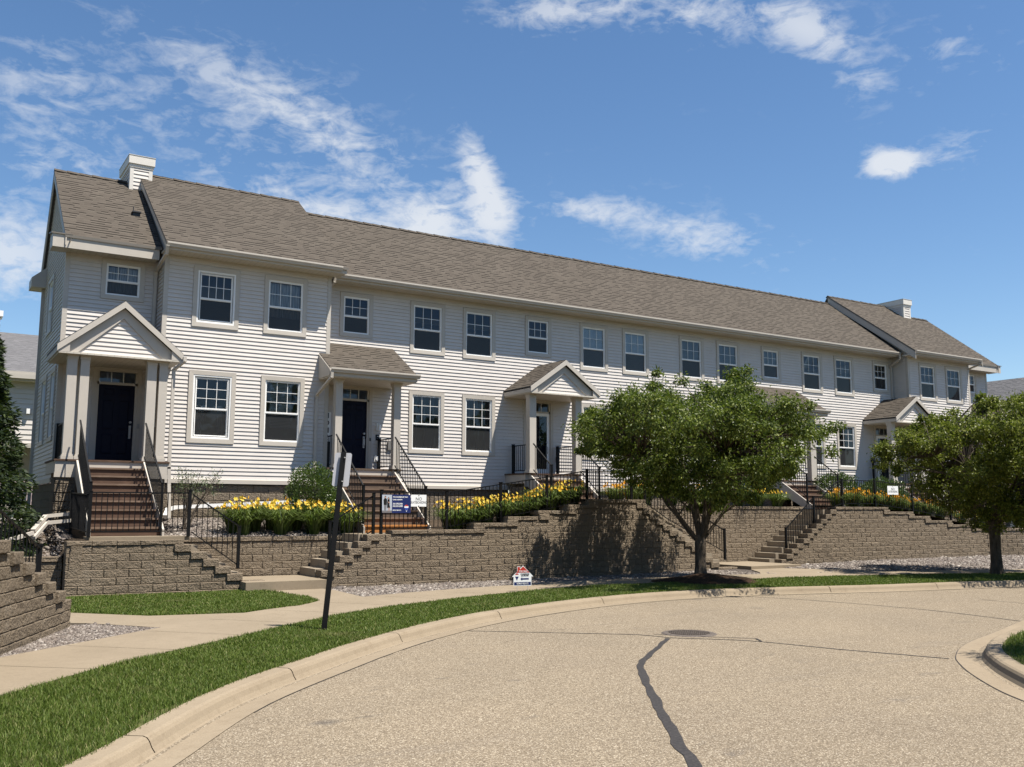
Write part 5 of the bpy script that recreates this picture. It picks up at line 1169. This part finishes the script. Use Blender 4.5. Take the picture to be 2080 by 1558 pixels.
# the wood across the street, seen only mirrored in the lower windows
rg=np.random.default_rng(77); n=26000; X=rg.uniform(-45,95,n); top=8.5+1.6*np.sin(X*.55)+1.1*np.sin(X*1.7+1); z=-1.7+(top+1.7)*rg.random(n)**.8; c=np.c_[X,-30+rg.normal(0,1.6,n),z]; d=unit(rg.normal(0,1,(n,3))); s=unit(np.cross(d,rg.normal(0,1,(n,3)))); V,F=quads_from(c,d,s,rg.uniform(.5,.9,n),rg.uniform(.2,.38,n))
tag(np_mesh('treeline',V,F,MAT['leafA']),'wood on the far side of the street behind the viewer','trees',None,'stuff')
# conifer at the left edge, and the unseen ones added beyond it
def conifer(cx,cy,zb,H_,R0,label,seed,n):
    rg=np.random.default_rng(seed); r=empty('conifer',(cx,cy,zb),label,'tree','conifers beside the house end'); h=H_*rg.random(n)**1.15
    lay=.5+.5*np.sin(h*9+rg.normal(0,.3,n)); a=rg.uniform(0,6.28,n); rad=R0*(1-h/H_)*(.78+.22*lay+.10*np.sin(a*7+h*5))*(1-.35*rg.random(n)**1.6); rad=np.maximum(rad,.04)
    c=np.c_[cx+np.cos(a)*rad,cy+np.sin(a)*rad,zb+h]; d=unit(np.c_[np.cos(a),np.sin(a),np.full(n,-.25)]+rg.normal(0,.45,(n,3))); s=unit(np.cross(d,rg.normal(0,1,(n,3)))); V,F=quads_from(c,d,s,rg.uniform(.08,.18,n),rg.uniform(.014,.03,n)); np_mesh('crown',V,F,MAT['needle'],r)
    m=MB(); m.tube([(cx,cy,zb-.1),(cx,cy,zb+H_*.97)],[.12,.02],8); m.build('trunk',MAT['bark'],r)
conifer(1.0,22.4,-1.0,5.7,1.5,'dark dense conifer at the left edge beside the house end',8,24000)
for i,(x,y,h,q) in enumerate(((-.75,25.6,10.5,2.0),(-.7,29.0,11,2.1),(-2.2,22.4,9,1.9))): conifer(x,y,-1.1,h,q,['unseen tall conifer added beside the gable wall to shade it','unseen tall rear conifer added left of the gable wall to darken it','unseen tall conifer added left of the gravel slope to block sky light'][i],60+i,9000)  # added out of view to block sky light from the left gable wall

# ------------------------------------------------------------------ neighbouring houses
nb=empty('neighbour_house',(0,42,-1.8),'grey-roofed cream house partly hidden behind the left conifer','house')
m=MB(); siding(m,front(42.0),2.55,5.25,lambda z:(-8,7),(),.2,.03); siding(m,front(42.0),-1.8,.2,lambda z:(-8,7),(),.2,.03); siding(m,facing_right(7),-1.8,5.2,lambda z:(42,52),(),.2,.03); m.face([(-8,44.2,0.2),(7,44.2,.2),(7,44.2,2.6),(-8,44.2,2.6)]); m.face([(-8,42,2.56),(7,42,2.56),(7,44.2,2.56),(-8,44.2,2.56)]); m.build('wall',MAT['siding'],nb)
m=MB(); roof_slab(m,-8.5,7.4,41.4,5.35,47,7.75,.12); roof_slab(m,-8.5,7.4,52.6,5.35,47,7.75,.12); m.build('roof',[MAT['shingle_grey'],MAT['trim']],nb)
m=MB(); m.box(-8.5,7.4,41.38,41.5,5.08,5.26); m.box(-8,7,41.9,42.0,2.42,2.6); m.box(-8,7,41.9,42.0,-.05,.2); m.build('fascia',MAT['trim'],nb)
m=MB(); m.box(-8.5,7.4,41.5,42,5.0,5.08); m.build('soffit',MAT['soffit'],nb)
m=MB(); m.box(-8,7,41.92,41.98,1.05,1.12); [m.box(x,x+.04,41.93,41.97,.2,1.05) for x in np.arange(-8,7,.16)]; m.build('balcony_rail',m_paint('pale_railing',(.42,.33,.33),.05),nb)
m=MB(); m.box(2.3,2.75,46.5,47.2,7.2,8.35); m.box(2.2,2.85,46.4,47.3,8.35,8.6); m.build('chimney',MAT['white'],nb)
m=MB(); m.box(3.62,3.74,41.8,41.95,3.75,3.95); m.build('wall_lamp',MAT['white'],nb)
nb=empty('neighbour_house',(54,28,-1.8),'dark grey shingle roof of the house beyond the right end of the row','house')
def roofX(mb,xe,ze,xr,zr,y0,y1):
    L=math.hypot(xr-xe,zr-ze); mb.face([(xe,y1,ze),(xe,y0,ze),(xr,y0,zr),(xr,y1,zr)],0,[(y1,0),(y0,0),(y0,L),(y1,L)])
m=MB(); roofX(m,46.5,3.6,51.0,7.3,16,37); roofX(m,55.5,3.6,51.0,7.3,37,16); m.build('roof',[MAT['shingle_grey'],MAT['trim']],nb)
m=MB(); m.box(47,55,16.5,36.5,-1.8,3.7); m.prism([(47,16.5,3.7),(55,16.5,3.7),(51,16.5,7.1)],(0,.1,0)); m.prism([(47,36.4,3.7),(55,36.4,3.7),(51,36.4,7.1)],(0,.1,0)); m.build('wall',MAT['siding'],nb)
m=MB(); m.box(46.4,46.6,16,37,3.35,3.58); m.build('fascia',MAT['trim'],nb)

# ------------------------------------------------------------------ sun, sky with clouds, camera
sd=Vector((.387,-.55,1.433)).normalized(); el=math.asin(sd.z); rot=math.atan2(sd.x,sd.y)
L=bpy.data.lights.new('sun','SUN'); L.energy=5; L.angle=R(.53); L.color=(1,.945,.86); lo=bpy.data.objects.new('sun',L); COL.objects.link(lo); lo.rotation_euler=(-sd).to_track_quat('-Z','Y').to_euler(); lo.location=(0,0,30)
W=bpy.data.worlds.new('World'); S.world=W; W.use_nodes=True; t=W.node_tree; t.nodes.clear()
def wn(typ,**k):
    q=t.nodes.new(typ)
    for a,b in k.items(): setattr(q,a,b)
    return q
def wm(op,a,b=None,clamp=False):
    q=wn('ShaderNodeMath',operation=op,use_clamp=clamp)
    for i,x in enumerate((a,b)):
        if x is None: continue
        if hasattr(x,'links'): t.links.new(x,q.inputs[i])
        else: q.inputs[i].default_value=x
    return q.outputs[0]
sky=wn('ShaderNodeTexSky',sky_type='NISHITA'); sky.sun_disc=False; sky.sun_elevation=el; sky.sun_rotation=rot; sky.altitude=300; sky.air_density=1.0; sky.dust_density=.3; sky.ozone_density=2.2
tc=wn('ShaderNodeTexCoord'); sp=wn('ShaderNodeSeparateXYZ'); t.links.new(tc.outputs['Generated'],sp.inputs[0]); dx_,dy_,dz_=sp.outputs
az=wm('MULTIPLY',wm('ARCTAN2',dx_,dy_),180/math.pi); ev=wm('MULTIPLY',wm('ARCSINE',dz_),180/math.pi)
zz=wm('MAXIMUM',dz_,.03); cb=wn('ShaderNodeCombineXYZ'); t.links.new(wm('DIVIDE',dx_,zz),cb.inputs[0]); t.links.new(wm('DIVIDE',dy_,zz),cb.inputs[1])
def wnoise(scale,detail,rough,vec,dist=0,mp=None):
    if mp:
        q=wn('ShaderNodeMapping'); q.inputs['Rotation'].default_value=mp[0]; q.inputs['Scale'].default_value=mp[1]; q.inputs['Location'].default_value=mp[2]; t.links.new(vec,q.inputs[0]); vec=q.outputs[0]
    q=wn('ShaderNodeTexNoise'); q.inputs['Scale'].default_value=scale; q.inputs['Detail'].default_value=detail; q.inputs['Roughness'].default_value=rough; q.inputs['Distortion'].default_value=dist; t.links.new(vec,q.inputs['Vector']); return q.outputs['Fac']
gen=tc.outputs['Generated']; n1=wnoise(7.5,8,.6,gen,.25,((.15,.1,0),(1,1,2.0),(3.1,1.7,0))); n2=wnoise(25,8,.62,gen,.6,((-.25,.2,0),(1,1,2.3),(.3,5.2,2)))
tot=None
for (a0,e0,sa,se,ang,amp) in SKY_CLOUDS:
    c,s=math.cos(R(ang)),math.sin(R(ang)); da=wm('SUBTRACT',az,a0); de=wm('SUBTRACT',ev,e0)
    u=wm('DIVIDE',wm('ADD',wm('MULTIPLY',da,c),wm('MULTIPLY',de,s)),sa); v=wm('DIVIDE',wm('SUBTRACT',wm('MULTIPLY',de,c),wm('MULTIPLY',da,s)),se)
    g=wm('MULTIPLY',wm('EXPONENT',wm('MULTIPLY',wm('ADD',wm('MULTIPLY',u,u),wm('MULTIPLY',v,v)),-1)),amp); tot=g if tot is None else wm('ADD',tot,g)
tot=wm('MINIMUM',tot,1.15)
n3=wnoise(62,5,.6,gen,.4,((.1,-.3,.3),(1,1,2.0),(1.3,2.2,.7)))
nz=wm('ADD',wm('ADD',wm('MULTIPLY',n1,.32),wm('MULTIPLY',n2,.46)),wm('MULTIPLY',n3,.22))
cov=wm('ADD',wm('MULTIPLY',wm('SUBTRACT',nz,.55),7.0),wm('SUBTRACT',wm('MULTIPLY',tot,1.5),.22))
cov=wm('MULTIPLY',wm('MINIMUM',wm('MAXIMUM',cov,0),1),wm('MINIMUM',wm('ADD',wm('MULTIPLY',tot,.66),.08),.95))
bg=wn('ShaderNodeBackground'); bg.inputs['Strength'].default_value=SKY_STRENGTH
hs=wn('ShaderNodeHueSaturation'); hs.inputs['Saturation'].default_value=1.14; hs.inputs['Value'].default_value=1.32; t.links.new(sky.outputs[0],hs.inputs['Color'])
bc=wn('ShaderNodeBackground'); bc.inputs['Color'].default_value=(.93,.96,1,1); bc.inputs['Strength'].default_value=CLOUD_STRENGTH
mx=wn('ShaderNodeMixShader'); t.links.new(cov,mx.inputs[0]); t.links.new(hs.outputs[0],bg.inputs[0]); t.links.new(bg.outputs[0],mx.inputs[1]); t.links.new(bc.outputs[0],mx.inputs[2])
ow=wn('ShaderNodeOutputWorld'); t.links.new(mx.outputs[0],ow.inputs[0])
cam=bpy.data.cameras.new('camera'); co=bpy.data.objects.new('camera',cam); COL.objects.link(co); S.camera=co
yaw,pit,rol=.5585,.1328,.0027
fw=Vector((math.sin(yaw)*math.cos(pit),math.cos(yaw)*math.cos(pit),math.sin(pit))); rt=Vector((math.cos(yaw),-math.sin(yaw),0)); up=rt.cross(fw)
rt,up=rt*math.cos(rol)+up*math.sin(rol),up*math.cos(rol)-rt*math.sin(rol)
co.matrix_world=Matrix(((rt.x,up.x,-fw.x,0),(rt.y,up.y,-fw.y,0),(rt.z,up.z,-fw.z,0),(0,0,0,1)))
cam.lens=33.58; cam.sensor_width=36; cam.sensor_fit='HORIZONTAL'; cam.clip_start=.1; cam.clip_end=2000
S.view_settings.view_transform='Standard'; S.view_settings.look='None'; S.view_settings.exposure=EXPOSURE; S.view_settings.gamma=1
S.cycles.max_bounces=7; S.cycles.transparent_max_bounces=16; S.cycles.use_denoising=True
